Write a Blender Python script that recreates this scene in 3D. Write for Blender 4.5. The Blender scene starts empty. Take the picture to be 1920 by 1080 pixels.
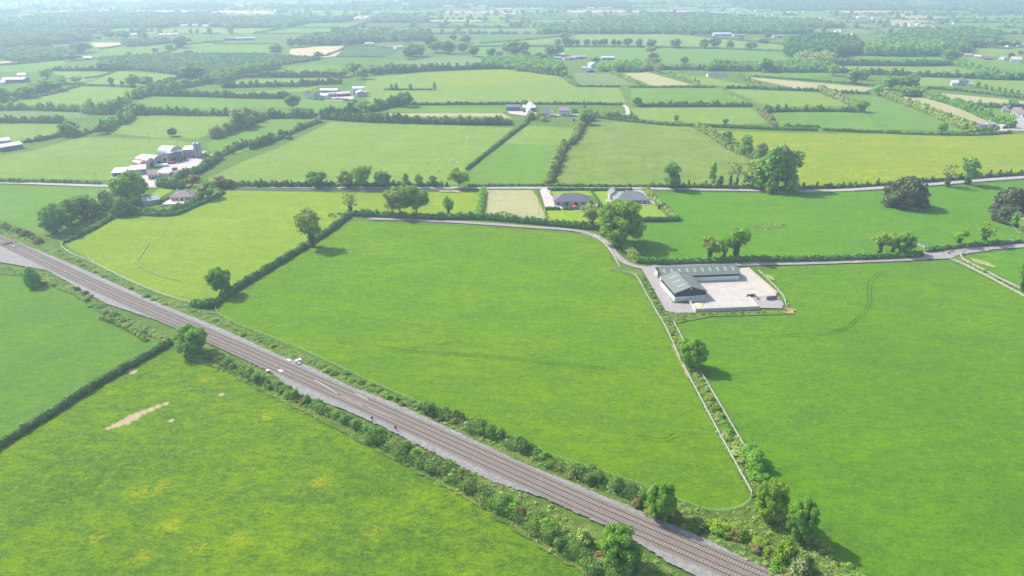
import bpy, bmesh, math, random
import numpy as np
from mathutils import Vector, Matrix

# ------------------------------------------------------------------ camera, sky, sun, exposure
SC = bpy.context.scene
CAM_H, FPX, HORIZON = 120.0, 1280.0, -45.0
PITCH = math.atan((540 - HORIZON) / FPX)
cam_d = bpy.data.cameras.new("camera"); cam_d.sensor_width = 36; cam_d.lens = 36 * FPX / 1920
cam_d.clip_start = 1; cam_d.clip_end = 40000
cam = bpy.data.objects.new("camera", cam_d); SC.collection.objects.link(cam)
cam.location = (0, 0, CAM_H); cam.rotation_euler = (math.pi / 2 - PITCH, 0, 0)
SC.camera = cam
SUN_EL, SUN_AZ = 44.0, -61.0            # azimuth measured from +Y towards +X
W = bpy.data.worlds.new("World"); SC.world = W; W.use_nodes = True
wt = W.node_tree; wt.nodes.clear()
sky = wt.nodes.new('ShaderNodeTexSky'); sky.sky_type = 'NISHITA'; sky.sun_disc = False
sky.sun_elevation = math.radians(SUN_EL); sky.sun_rotation = math.radians(SUN_AZ)
sky.air_density = 1.0; sky.dust_density = 2.0; sky.ozone_density = 1.0
bg = wt.nodes.new('ShaderNodeBackground'); bg.inputs[1].default_value = 0.15
wo = wt.nodes.new('ShaderNodeOutputWorld')
wt.links.new(sky.outputs[0], bg.inputs[0]); wt.links.new(bg.outputs[0], wo.inputs[0])
sl = bpy.data.lights.new("sun", 'SUN'); sl.energy = 4.2; sl.angle = math.radians(0.6); sl.color = (1, .95, .86)
sun = bpy.data.objects.new("sun", sl); SC.collection.objects.link(sun)
_e, _a = math.radians(SUN_EL), math.radians(SUN_AZ)
sdir = Vector((math.sin(_a) * math.cos(_e), math.cos(_a) * math.cos(_e), math.sin(_e)))
sun.rotation_euler = sdir.to_track_quat('Z', 'Y').to_euler(); sun.location = (-300, 200, 400)
SC.view_settings.view_transform = 'Standard'; SC.view_settings.look = 'None'
SC.view_settings.exposure = 0.97; SC.view_settings.gamma = 1
HAZE_D = 0.00032

# ------------------------------------------------------------------ helpers
COL = SC.collection
sp, cp = math.sin(PITCH), math.cos(PITCH)
def G(px, py):
    """ground point seen at a point of the photograph (1920 x 1080)"""
    u, v = px - 960, py - 540
    t = CAM_H / (FPX * sp + v * cp)
    return (u * t, (FPX * cp - v * sp) * t)
def depth(x, y, z=0): return y * cp + (CAM_H - z) * sp
def height_for(x, y, py_top):
    v = py_top - 540                       # row v: (-(z-H)cp - y sp)/(y cp -(z-H) sp)*F = v
    k = v / FPX
    return CAM_H - (k * y * cp + y * sp) / (cp - k * sp)
def tag(o, label=None, cat=None, group=None, kind=None):
    if label: o['label'] = label
    if cat: o['category'] = cat
    if group: o['group'] = group
    if kind: o['kind'] = kind
    return o
def empty(name, loc=(0, 0, 0), rz=0, **k):
    o = bpy.data.objects.new(name, None); COL.objects.link(o); o.location = loc; o.rotation_euler = (0, 0, rz)
    o.empty_display_size = .5
    return tag(o, **k)
def link(name, me, mat=None, parent=None, **k):
    if mat and not me.materials: me.materials.append(mat)
    o = bpy.data.objects.new(name, me); COL.objects.link(o)
    if parent: o.parent = parent
    return tag(o, **k)
def qmesh(name, V, F, smooth=False):
    """quad mesh from numpy arrays"""
    me = bpy.data.meshes.new(name); V = np.asarray(V, np.float32); F = np.asarray(F, np.int32)
    me.vertices.add(len(V)); me.vertices.foreach_set('co', V.ravel())
    me.loops.add(F.size); me.loops.foreach_set('vertex_index', F.ravel())
    me.polygons.add(len(F)); me.polygons.foreach_set('loop_start', np.arange(0, F.size, 4, dtype=np.int32))
    me.update(calc_edges=True)
    if smooth: me.polygons.foreach_set('use_smooth', np.ones(len(F), bool))
    return me
class MB:
    """collects faces and builds one mesh object"""
    def __init__(s): s.v = []; s.f = []
    def add(s, vs, fs):
        n = len(s.v); s.v += [tuple(v) for v in vs]; s.f += [tuple(i + n for i in f) for f in fs]; return s
    def box(s, c, d, rz=0, taper=1):
        x, y, z = [k / 2 for k in d]; vs = []
        ca, sa = math.cos(rz), math.sin(rz)
        for sz in (-1, 1):
            t = 1 if sz < 0 else taper
            for sx, sy in ((-1, -1), (1, -1), (1, 1), (-1, 1)):
                a, b = sx * x * t, sy * y * t
                vs.append((c[0] + a * ca - b * sa, c[1] + a * sa + b * ca, c[2] + sz * z))
        return s.add(vs, [(3, 2, 1, 0), (4, 5, 6, 7), (0, 1, 5, 4), (1, 2, 6, 5), (2, 3, 7, 6), (3, 0, 4, 7)])
    def tube(s, a, b, r0, r1, n=7):
        a, b = Vector(a), Vector(b); d = (b - a).normalized()
        t = d.orthogonal().normalized(); w = d.cross(t)
        vs = [a + (t * math.cos(2 * math.pi * i / n) + w * math.sin(2 * math.pi * i / n)) * r0 for i in range(n)]
        vs += [b + (t * math.cos(2 * math.pi * i / n) + w * math.sin(2 * math.pi * i / n)) * r1 for i in range(n)]
        return s.add(vs, [(i, (i + 1) % n, n + (i + 1) % n, n + i) for i in range(n)] + [tuple(range(n - 1, -1, -1)), tuple(range(n, 2 * n))])
    def build(s, name, mat=None, parent=None, smooth=False, **k):
        me = bpy.data.meshes.new(name); me.from_pydata(s.v, [], s.f); me.update()
        if smooth: me.polygons.foreach_set('use_smooth', [True] * len(me.polygons))
        return link(name, me, mat, parent, **k)
def copy_tree(o, parent=None):
    c = o.copy(); COL.objects.link(c)
    if parent: c.parent = parent
    for ch in o.children: copy_tree(ch, c)
    return c
ORD = ['first', 'second', 'third', 'fourth', 'fifth', 'sixth', 'seventh', 'eighth', 'ninth', 'tenth', 'eleventh', 'twelfth',
       'thirteenth', 'fourteenth', 'fifteenth', 'sixteenth', 'seventeenth', 'eighteenth', 'nineteenth', 'twentieth']
TENS = {20: 'twenty', 30: 'thirty', 40: 'forty', 50: 'fifty'}
def ordn(i):
    if i < 20: return ORD[i]
    n = i + 1
    if n % 10 == 0: return {30: 'thirtieth', 40: 'fortieth', 50: 'fiftieth', 60: 'sixtieth'}[n]
    return TENS[n // 10 * 10] + '-' + ORD[n % 10 - 1]

# ------------------------------------------------------------------ materials
def newmat(name):
    m = bpy.data.materials.new(name); m.use_nodes = True; t = m.node_tree; t.nodes.clear()
    return m, t
def nd(t, typ, **k):
    n = t.nodes.new(typ)
    for a, b in k.items(): setattr(n, a, b)
    return n
def noise(t, co, scale, detail=3, rough=.55, dim='3D'):
    n = nd(t, 'ShaderNodeTexNoise'); n.inputs['Scale'].default_value = scale; n.inputs['Detail'].default_value = detail
    n.inputs['Roughness'].default_value = rough; t.links.new(co, n.inputs['Vector']); return n.outputs['Fac']
def ramp(t, fac, a, b):
    n = nd(t, 'ShaderNodeMapRange'); n.inputs[1].default_value = a; n.inputs[2].default_value = b
    t.links.new(fac, n.inputs[0]); return n.outputs[0]
def mixc(t, fac, a, b, typ='MIX'):
    n = nd(t, 'ShaderNodeMix', data_type='RGBA', blend_type=typ)
    if isinstance(fac, (int, float)): n.inputs[0].default_value = fac
    else: t.links.new(fac, n.inputs[0])
    for i, c in ((6, a), (7, b)):
        if isinstance(c, (tuple, list)): n.inputs[i].default_value = (*c[:3], 1)
        else: t.links.new(c, n.inputs[i])
    return n.outputs[2]
def math_(t, op, a, b):
    n = nd(t, 'ShaderNodeMath', operation=op)
    for i, c in ((0, a), (1, b)):
        if isinstance(c, (int, float)): n.inputs[i].default_value = c
        else: t.links.new(c, n.inputs[i])
    return n.outputs[0]
def finish(t, col, rough=.9, bump=None, bstr=.5, bdist=.2, metal=0, trans=None, spec=.2):
    out = nd(t, 'ShaderNodeOutputMaterial'); b = nd(t, 'ShaderNodeBsdfPrincipled')
    if isinstance(col, (tuple, list)): b.inputs['Base Color'].default_value = (*col[:3], 1)
    else: t.links.new(col, b.inputs['Base Color'])
    b.inputs['Roughness'].default_value = rough; b.inputs['Metallic'].default_value = metal
    b.inputs['Specular IOR Level'].default_value = spec
    if bump is not None:
        n = nd(t, 'ShaderNodeBump'); n.inputs['Strength'].default_value = bstr; n.inputs['Distance'].default_value = bdist
        t.links.new(bump, n.inputs['Height']); t.links.new(n.outputs[0], b.inputs['Normal'])
    sh = b.outputs[0]
    if trans:
        tr = nd(t, 'ShaderNodeBsdfTranslucent'); mx = nd(t, 'ShaderNodeMixShader'); mx.inputs[0].default_value = trans
        t.links.new(col, tr.inputs[0]); t.links.new(sh, mx.inputs[1]); t.links.new(tr.outputs[0], mx.inputs[2]); sh = mx.outputs[0]
    t.links.new(sh, out.inputs[0])
_mc = {}
def pos(t, sx=1, sy=1, rot=0):
    g = nd(t, 'ShaderNodeNewGeometry'); m = nd(t, 'ShaderNodeMapping')
    m.inputs['Scale'].default_value = (sx, sy, 1); m.inputs['Rotation'].default_value = (0, 0, rot)
    t.links.new(g.outputs['Position'], m.inputs[0]); return m.outputs[0]
def grass(name, base, dark, light, yellow=0.0, rot=.5, big=.018, rough_amt=1.0, soil=None):
    """grass: base colour with broad, medium and fine patches, optional buttercups"""
    if name in _mc: return _mc[name]
    m, t = newmat(name); p = pos(t, 1, 1); q = pos(t, .6, 1.25, rot); k_ = .78
    base, dark, light = [(x[0] * k_ * 1.07, x[1] * k_, x[2] * k_ * .8) for x in (base, dark, light)]
    cool = (dark[0] * .95, dark[1] * .92, dark[2] * 1.35 + .003)
    c = mixc(t, ramp(t, noise(t, p, big, 4, .6), .36, .66), base, light)
    c = mixc(t, math_(t, 'MULTIPLY', ramp(t, noise(t, q, .055, 7, .68), .42, .68), .75 * rough_amt), c, cool)
    c = mixc(t, math_(t, 'MULTIPLY', ramp(t, noise(t, q, .22, 6, .75), .45, .62), .7 * rough_amt), c, dark)
    c = mixc(t, math_(t, 'MULTIPLY', ramp(t, noise(t, p, .42, 4, .8), .50, .66), .55 * rough_amt), c, tuple(x * 1.25 for x in light))
    c = mixc(t, math_(t, 'MULTIPLY', ramp(t, noise(t, q, .62, 4, .8), .50, .64), .55 * rough_amt), c, tuple(x * .72 for x in dark))
    c = mixc(t, math_(t, 'MULTIPLY', ramp(t, noise(t, p, 1.1, 4, .75), .46, .66), .6), c, light)
    c = mixc(t, math_(t, 'MULTIPLY', ramp(t, noise(t, q, 2.6, 3, .8), .5, .66), .55 * rough_amt), c, tuple(x * .62 for x in dark))
    if isinstance(yellow, list):
        g = nd(t, 'ShaderNodeNewGeometry'); tot = None
        for (x, y), r in yellow:
            v = nd(t, 'ShaderNodeVectorMath', operation='DISTANCE'); v.inputs[1].default_value = (x, y, 0); t.links.new(g.outputs['Position'], v.inputs[0])
            f = ramp(t, v.outputs['Value'], r, r * .15); tot = f if tot is None else math_(t, 'MAXIMUM', tot, f)
        n = noise(t, q, .7, 8, .95)
        k = ramp(t, math_(t, 'ADD', n, math_(t, 'MULTIPLY', tot, .14)), .61, .69)
        c = mixc(t, math_(t, 'MULTIPLY', k, .62), c, (.42, .40, .008))
    elif yellow:
        k = math_(t, 'MULTIPLY', ramp(t, noise(t, p, .028, 2), .56 - .16 * yellow, .68 - .1 * yellow), ramp(t, noise(t, q, .3, 6, .8), .52, .64))
        c = mixc(t, math_(t, 'MULTIPLY', k, .75), c, (.50, .42, .01))
    if soil:
        g = nd(t, 'ShaderNodeNewGeometry'); tot = None
        for (x, y), r in soil:
            v = nd(t, 'ShaderNodeVectorMath', operation='DISTANCE'); v.inputs[1].default_value = (x, y, 0); t.links.new(g.outputs['Position'], v.inputs[0])
            f = ramp(t, v.outputs['Value'], r * 1.5, 0); tot = f if tot is None else math_(t, 'MAXIMUM', tot, f)
        k = ramp(t, math_(t, 'ADD', tot, math_(t, 'MULTIPLY', math_(t, 'SUBTRACT', noise(t, p, .9, 6, .75), .5), 1.5)), .36, .58)
        c = mixc(t, math_(t, 'MULTIPLY', k, .9), c, mixc(t, noise(t, p, 1.5, 4, .7), (.36, .26, .16), (.52, .43, .30)))
    h = noise(t, q, 1.0, 6, .8)
    finish(t, c, .95, h, .9, .8, spec=.02)
    _mc[name] = m; return m
def plain(name, col, rough=.7, var=.15, scale=1.0, metal=0, bump=0, spec=.3, dirt=None):
    if name in _mc: return _mc[name]
    m, t = newmat(name); p = pos(t)
    n1 = noise(t, p, scale, 5, .65)
    c = mixc(t, ramp(t, n1, .3, .7), tuple(k * (1 - var) for k in col), tuple(min(1, k * (1 + var)) for k in col))
    if dirt: c = mixc(t, ramp(t, noise(t, p, scale * .35, 4, .7), .5, .72), c, dirt)
    finish(t, c, rough, noise(t, p, scale * 6, 3) if bump else None, bump, .1, metal, spec=spec)
    _mc[name] = m; return m
def sheetmetal(name, col, axis_rot=0, var=.1):
    """profiled steel cladding, ribs in the object's own x direction"""
    if name in _mc: return _mc[name]
    m, t = newmat(name); tc = nd(t, 'ShaderNodeTexCoord')
    w = nd(t, 'ShaderNodeTexWave', wave_type='BANDS', bands_direction='X'); w.inputs['Scale'].default_value = .8
    mp = nd(t, 'ShaderNodeMapping'); mp.inputs['Rotation'].default_value = (0, 0, axis_rot)
    t.links.new(tc.outputs['Object'], mp.inputs[0]); t.links.new(mp.outputs[0], w.inputs['Vector'])
    n1 = noise(t, tc.outputs['Object'], .5, 4, .7)
    c = mixc(t, ramp(t, n1, .3, .7), tuple(k * (1 - var) for k in col), tuple(k * (1 + var) for k in col))
    c = mixc(t, math_(t, 'MULTIPLY', ramp(t, w.outputs['Color'], 0, .25), .25), tuple(k * .7 for k in col), c) if False else c
    finish(t, c, .45, w.outputs['Color'], .6, .08, spec=.4)
    _mc[name] = m; return m
def tiles(name, col, var=.2):
    if name in _mc: return _mc[name]
    m, t = newmat(name); tc = nd(t, 'ShaderNodeTexCoord')
    b = nd(t, 'ShaderNodeTexBrick'); b.inputs['Scale'].default_value = 1.0; b.inputs['Brick Width'].default_value = .6
    b.inputs['Row Height'].default_value = .35; b.inputs['Mortar Size'].default_value = .02
    b.inputs['Color1'].default_value = (*[k * (1 - var) for k in col], 1); b.inputs['Color2'].default_value = (*[min(1, k * (1 + var)) for k in col], 1)
    b.inputs['Mortar'].default_value = (*[k * .5 for k in col], 1)
    t.links.new(tc.outputs['Object'], b.inputs['Vector'])
    c = mixc(t, math_(t, 'MULTIPLY', ramp(t, noise(t, tc.outputs['Object'], .6, 5, .7), .4, .7), .5), b.outputs[0], tuple(k * 1.4 for k in col))
    finish(t, c, .8, b.outputs['Fac'], -.4, .03, spec=.3)
    _mc[name] = m; return m
def leafmat(name, a, b, c3=None, trans=.3, amt=.5):
    """foliage: every leaf cluster gets its own green between a and b; c3 is blossom or new growth"""
    if name in _mc: return _mc[name]
    m, t = newmat(name); g = nd(t, 'ShaderNodeNewGeometry'); oi = nd(t, 'ShaderNodeObjectInfo')
    r = g.outputs['Random Per Island']; p = pos(t)
    f = math_(t, 'ADD', math_(t, 'MULTIPLY', r, .5), math_(t, 'MULTIPLY', ramp(t, noise(t, p, .28, 4, .6), .3, .7), .5))
    f = math_(t, 'ADD', f, math_(t, 'MULTIPLY', math_(t, 'SUBTRACT', oi.outputs['Random'], .5), .35))
    c = mixc(t, f, a, b)
    if c3: c = mixc(t, math_(t, 'MULTIPLY', ramp(t, noise(t, p, .55, 3, .7), .5 - .12 * amt, .62), math_(t, 'GREATER_THAN', r, .85 - .6 * amt)), c, c3)
    finish(t, c, .75, None, trans=trans, spec=.25)
    _mc[name] = m; return m

def Gp(px, py):
    t = CAM_H / (FPX * sp + (py - 540) * cp); return ((px - 960) * t, (FPX * cp - (py - 540) * sp) * t)
GR = dict(
 vivid=grass('grass_vivid', (.128, .285, .010), (.085, .215, .026), (.185, .345, .008), rot=.3),
 vivid2=grass('grass_bright', (.112, .275, .012), (.080, .215, .030), (.155, .33, .012), rot=-.4),
 vivid3=grass('grass_right', (.105, .29, .020), (.078, .225, .028), (.15, .34, .022), rot=.1),
 fore=grass('grass_foreground', (.135, .285, .008), (.060, .165, .030), (.21, .36, .010), yellow=[(Gp(262, 922), 7), (Gp(300, 915), 6), (Gp(265, 1045), 6), (Gp(370, 1030), 6), (Gp(320, 985), 8), (Gp(180, 1010), 5), (Gp(500, 780), 7), (Gp(385, 712), 6), (Gp(210, 735), 4), (Gp(600, 905), 7), (Gp(10, 840), 5), (Gp(445, 1010), 6), (Gp(700, 1000), 5)], soil=[(Gp(x_, y_), r_) for x_, y_, r_ in ((204,803,1.0),(214,799,1.4),(225,795,1.9),(237,790,2.4),(248,784,2.4),(258,778,2.0),(270,773,1.6),(283,768,1.5),(297,762,1.4),(311,757,1.2),(242,694,1.6),(250,698,1.5),(321,789,1.0),(415,740,1.1))], rot=.6, big=.03, rough_amt=1.15),
 blue=grass('grass_bluegreen', (.115, .275, .034), (.085, .22, .045), (.165, .32, .035), rot=.5),
 yell=grass('grass_yellowgreen', (.215, .36, .024), (.15, .29, .028), (.28, .40, .045), rot=.7, rough_amt=.8),
 light=grass('grass_light', (.20, .34, .055), (.14, .27, .045), (.27, .38, .09), rot=.1),
 lightr=grass('grass_rough_pasture', (.19, .315, .050), (.11, .23, .040), (.29, .36, .10), rot=.2, rough_amt=1.2),
 mid=grass('grass_mid', (.158, .292, .045), (.10, .235, .040), (.18, .33, .06), rot=.15, rough_amt=.7),
 butter=grass('grass_buttercup', (.22, .345, .035), (.15, .28, .03), (.31, .38, .035), yellow=.6, rot=.1),
 grey=grass('grass_greygreen', (.17, .27, .11), (.13, .22, .09), (.22, .31, .13), rot=.2, rough_amt=.7),
 dark=grass('crop_darkgreen', (.060, .15, .060), (.045, .12, .05), (.08, .18, .07), rot=.2, rough_amt=.5),
 tan=grass('cut_meadow', (.39, .41, .22), (.31, .35, .17), (.47, .46, .30), rot=.1, rough_amt=.6),
 stubble=grass('bare_stubble', (.53, .47, .34), (.44, .40, .27), (.62, .55, .42), rot=.1, rough_amt=.6),
 lawn=grass('lawn_grass', (.23, .40, .035), (.17, .34, .03), (.32, .44, .06), rot=.3, rough_amt=.6),
 verge=grass('verge_grass', (.14, .25, .04), (.08, .17, .035), (.23, .31, .09), rot=-.5, big=.05, rough_amt=1.3),
 base=grass('ground_grass', (.12, .235, .035), (.085, .18, .035), (.16, .27, .055), rot=.1),
 hill=grass('hill_green', (.09, .17, .05), (.05, .11, .04), (.17, .24, .09), rot=.1, big=.004),
)
LF = dict(
 green=leafmat('leaves_green', (0.104, 0.241, 0.029), (0.316, 0.568, 0.054)),
 dark=leafmat('leaves_dark', (0.062, 0.156, 0.030), (0.187, 0.373, 0.054), trans=.2),
 bright=leafmat('leaves_bright', (0.129, 0.263, 0.019), (0.346, 0.541, 0.037)),
 pale=leafmat('leaves_pale', (0.195, 0.283, 0.063), (0.436, 0.541, 0.119)),
 olive=leafmat('leaves_olive', (0.157, 0.255, 0.038), (0.429, 0.538, 0.087)),
 beech=leafmat('leaves_purple_grey', (0.078, 0.105, 0.038), (0.168, 0.198, 0.068), trans=.2),
 brown=leafmat('leaves_new_bronze', (0.152, 0.206, 0.039), (0.407, 0.385, 0.092), (.36, .24, .13), amt=.65),
 cream=leafmat('leaves_with_blossom', (0.129, 0.244, 0.026), (0.302, 0.491, 0.053), (.60, .60, .33), amt=.8),
 hedge=leafmat('leaves_hedge', (0.084, 0.189, 0.032), (0.258, 0.446, 0.055), (.20, .20, .07), amt=.3),
 clipped=leafmat('leaves_clipped', (0.068, 0.174, 0.036), (0.192, 0.377, 0.055), trans=.2),
 tuft=leafmat('rough_grass_blades', (00.157, 00.316, 00.053), (00.400, 00.588, 00.126), (.35, .34, .14), amt=.5),
 conif=leafmat('needles_dark', (00.030, 00.084, 00.034), (00.084, 00.179, 00.059), trans=.1),
 far=leafmat('leaves_distant', (0.093, 0.193, 0.047), (0.232, 0.392, 0.085), trans=.15),
)
BARK = plain('bark', (.13, .10, .07), .95, .3, 2, bump=.6)
PALEBARK = plain('pale_bark', (.24, .21, .16), .95, .3, 2, bump=.6)
IVY = leafmat('ivy_leaves', (00.038, 00.106, 00.025), (00.106, 00.232, 00.046), trans=.1)
WHITE = plain('white_render', (.70, .69, .65), .8, .06, .6, dirt=(.56, .55, .50))
CREAMW = plain('cream_render', (.52, .47, .42), .85, .06, .6, dirt=(.58, .54, .46))
GREYW = plain('grey_render', (.38, .365, .37), .85, .12, .6)
CONC = plain('concrete_block', (.46, .44, .40), .9, .15, .9, bump=.3, dirt=(.30, .28, .24))
def yardmat():
    m, t = newmat('yard_concrete'); p = pos(t)
    c = mixc(t, ramp(t, noise(t, p, .22, 6, .7), .35, .68), (.43, .395, .35), (.34, .31, .275))
    c = mixc(t, math_(t, 'MULTIPLY', ramp(t, noise(t, p, .9, 5, .75), .5, .7), .5), c, (.31, .265, .22))
    mp = nd(t, 'ShaderNodeMapping'); mp.inputs['Rotation'].default_value = (0, 0, .06); t.links.new(p, mp.inputs[0])
    b = nd(t, 'ShaderNodeTexBrick'); b.offset = 0; b.inputs['Scale'].default_value = 1; b.inputs['Brick Width'].default_value = 5; b.inputs['Row Height'].default_value = 5; b.inputs['Mortar Size'].default_value = .05
    t.links.new(mp.outputs[0], b.inputs['Vector'])
    c = mixc(t, math_(t, 'MULTIPLY', b.outputs['Fac'], .35), c, (.22, .19, .16)); finish(t, c, .9); return m
YARD = yardmat()
GRAVEL = plain('gravel', (.27, .24, .235), .95, .18, 1.2, bump=.6, dirt=(.30, .27, .25))
PALEG = plain('pale_gravel', (.40, .35, .32), .95, .12, .8, bump=.4)
TARM = plain('worn_tarmac', (.24, .215, .205), .9, .12, .5, dirt=(.31, .28, .25))
ROADP = plain('pale_road', (.30, .285, .27), .9, .12, .5)
BALL = plain('ballast', (.205, .200, .188), .95, .38, 1.2, bump=.9, dirt=(.185, .175, .15))
BALLB = plain('track_ballast', (.165, .138, .115), .95, .28, 2.5, bump=.9, dirt=(.205, .18, .15))
SLEEP = plain('sleeper_concrete', (.25, .225, .20), .9, .15, 1.5)
RAIL = plain('rusty_rail', (.105, .062, .045), .6, .2, 3)
RAILTOP = plain('rail_head', (.20, .15, .13), .35, .1, 3, metal=.4)
PRAIL = plain('pale_old_rail', (.70, .62, .50), .6, .1, 2)
GREENR = sheetmetal('green_roof_sheet', (.125, .145, .125))
GREENW = sheetmetal('dark_green_cladding', (.032, .048, .042))
SKYL = plain('rooflight_sheet', (.26, .30, .26), .5, .2, 1)
WFENCE = plain('white_rail_paint', (.50, .50, .44), .7, .06, 1)
WOODF = plain('weathered_post', (.34, .30, .24), .9, .2, 2)
SLATE = tiles('slate_tiles', (.125, .118, .14))
SLATE2 = tiles('grey_green_tiles', (.165, .18, .185))
BROWNT = tiles('brown_tiles', (.22, .17, .16))
TINW = sheetmetal('white_tin', (.50, .52, .52))
TING = sheetmetal('galvanised_tin', (.28, .31, .33))
TINB = sheetmetal('blue_grey_tin', (.115, .125, .175))
RUST = sheetmetal('rusty_tin', (.36, .22, .17), var=.3)
PINKW = plain('faded_pink_tin', (.50, .39, .38), .8, .12, .4)
GLASSD = plain('window_glass', (.03, .04, .05), .12, .1, 1, spec=.6)
DARKP = plain('dark_opening', (.035, .035, .04), .8, .1, 1)
STONE = plain('field_stone', (.33, .31, .26), .95, .3, 1.5, bump=.8, dirt=(.15, .19, .09))
BRICK = plain('brown_brick', (.22, .12, .09), .9, .2, 2)
REDP = plain('red_cloth', (.62, .03, .05), .5, .08, 1)
TRACKG = grass('wheel_track_grass', (.118, .268, .012), (.088, .215, .026), (.165, .33, .012))
PATHG = grass('trodden_grass', (.33, .44, .14), (.24, .36, .09), (.42, .50, .22))
SOIL = grass('bare_soil', (.47, .38, .25), (.24, .27, .08), (.56, .47, .34), rough_amt=1.5, big=.3)
# ------------------------------------------------------------------ ground and sheets
from mathutils.geometry import tessellate_polygon
def build_ground():
    # one sheet: flat farmland that rises into low hills far away
    xs = np.concatenate([np.linspace(-9000, -1000, 25), np.linspace(-800, 800, 17), np.linspace(1000, 9000, 25)])
    ys = np.concatenate([np.linspace(-1500, 3000, 16), np.linspace(3200, 9500, 64)])
    X, Y = np.meshgrid(xs, ys)
    Z = hillz(X, Y)
    V = np.stack([X, Y, Z], -1).reshape(-1, 3); nx, ny = len(xs), len(ys)
    i, j = np.meshgrid(np.arange(nx - 1), np.arange(ny - 1)); a = (j * nx + i).ravel()
    return link('ground', qmesh('ground', V, np.stack([a, a + 1, a + nx + 1, a + nx], -1), True), GR['base'], kind='structure')
def hillz(X, Y):
    r = np.clip((Y - 3300) / 3200, 0, 1); s = r * r * (3 - 2 * r)
    return s * (95 + 45 * np.sin(X * .0011 + 1.3) + 25 * np.sin(X * .0026 + .4) + 14 * np.sin(Y * .003 + X * .001))
build_ground()
ZL = [0.03]
def spl(pts, n=5, closed=False):
    """Catmull-Rom through points"""
    P = [np.array(p, float) for p in pts]
    if len(P) < 3: return P
    P = [2 * P[0] - P[1]] + P + [2 * P[-1] - P[-2]]; out = []
    for i in range(1, len(P) - 2):
        for k in range(n):
            t = k / n
            out.append(.5 * ((2 * P[i]) + (-P[i - 1] + P[i + 1]) * t + (2 * P[i - 1] - 5 * P[i] + 4 * P[i + 1] - P[i + 2]) * t * t + (-P[i - 1] + 3 * P[i] - 3 * P[i + 1] + P[i + 2]) * t ** 3))
    out.append(P[-2]); return out
def wpts(px, n=0):
    w = [G(*p) for p in px]
    return [tuple(p) for p in spl(w, n)] if n else w
def sheet(name, poly, mat, z=None, world=False, jag=0, kind='structure', **k):
    w = poly if world else [G(*p) for p in poly]
    if jag:                                       # soft natural edges
        rng = random.Random(len(w) * 7 + int(w[0][0])); out = []
        for i, a in enumerate(w):
            b = w[(i + 1) % len(w)]; L = math.hypot(b[0] - a[0], b[1] - a[1]); n = max(1, min(60, int(L / (jag * 2.2))))
            for q in range(n):
                t = q / n; s = jag if q else 0
                out.append((a[0] + (b[0] - a[0]) * t + rng.uniform(-s, s), a[1] + (b[1] - a[1]) * t + rng.uniform(-s, s)))
        w = out
    if z is None: ZL[0] += .004; z = ZL[0]
    vs = [Vector((x, y, 0)) for x, y in w]
    tr = tessellate_polygon([vs]); fs = []
    for a, b, c in tr:
        n = (vs[b] - vs[a]).cross(vs[c] - vs[a]).z
        fs.append((a, b, c) if n > 0 else (a, c, b))
    me = bpy.data.meshes.new(name); me.from_pydata([(x, y, z) for x, y in w], [], fs); me.update()
    return link(name, me, mat, kind=kind, **k)
def ribbon(name, px, width, mat, z=None, n=6, world=False, jit=0, **k):
    w = px if world else wpts(px, n); P = [np.array(p) for p in w]; V = []; rng = random.Random(len(P))
    if z is None: ZL[0] += .004; z = ZL[0]
    for i, p in enumerate(P):
        d = P[min(i + 1, len(P) - 1)] - P[max(i - 1, 0)]; d = d / (np.linalg.norm(d) + 1e-9); nrm = np.array([-d[1], d[0]])
        wd = width[min(int(i / len(P) * len(width)), len(width) - 1)] if isinstance(width, (list, tuple)) else width
        V += [(*(p + nrm * (wd / 2 + rng.uniform(-jit, jit))), z), (*(p - nrm * (wd / 2 + rng.uniform(-jit, jit))), z)]
    F = [(2 * i, 2 * i + 1, 2 * i + 3, 2 * i + 2) for i in range(len(P) - 1)]
    me = bpy.data.meshes.new(name); me.from_pydata(V, [], F); me.update()
    k.setdefault('kind', 'structure')
    return link(name, me, mat, **k)

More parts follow.
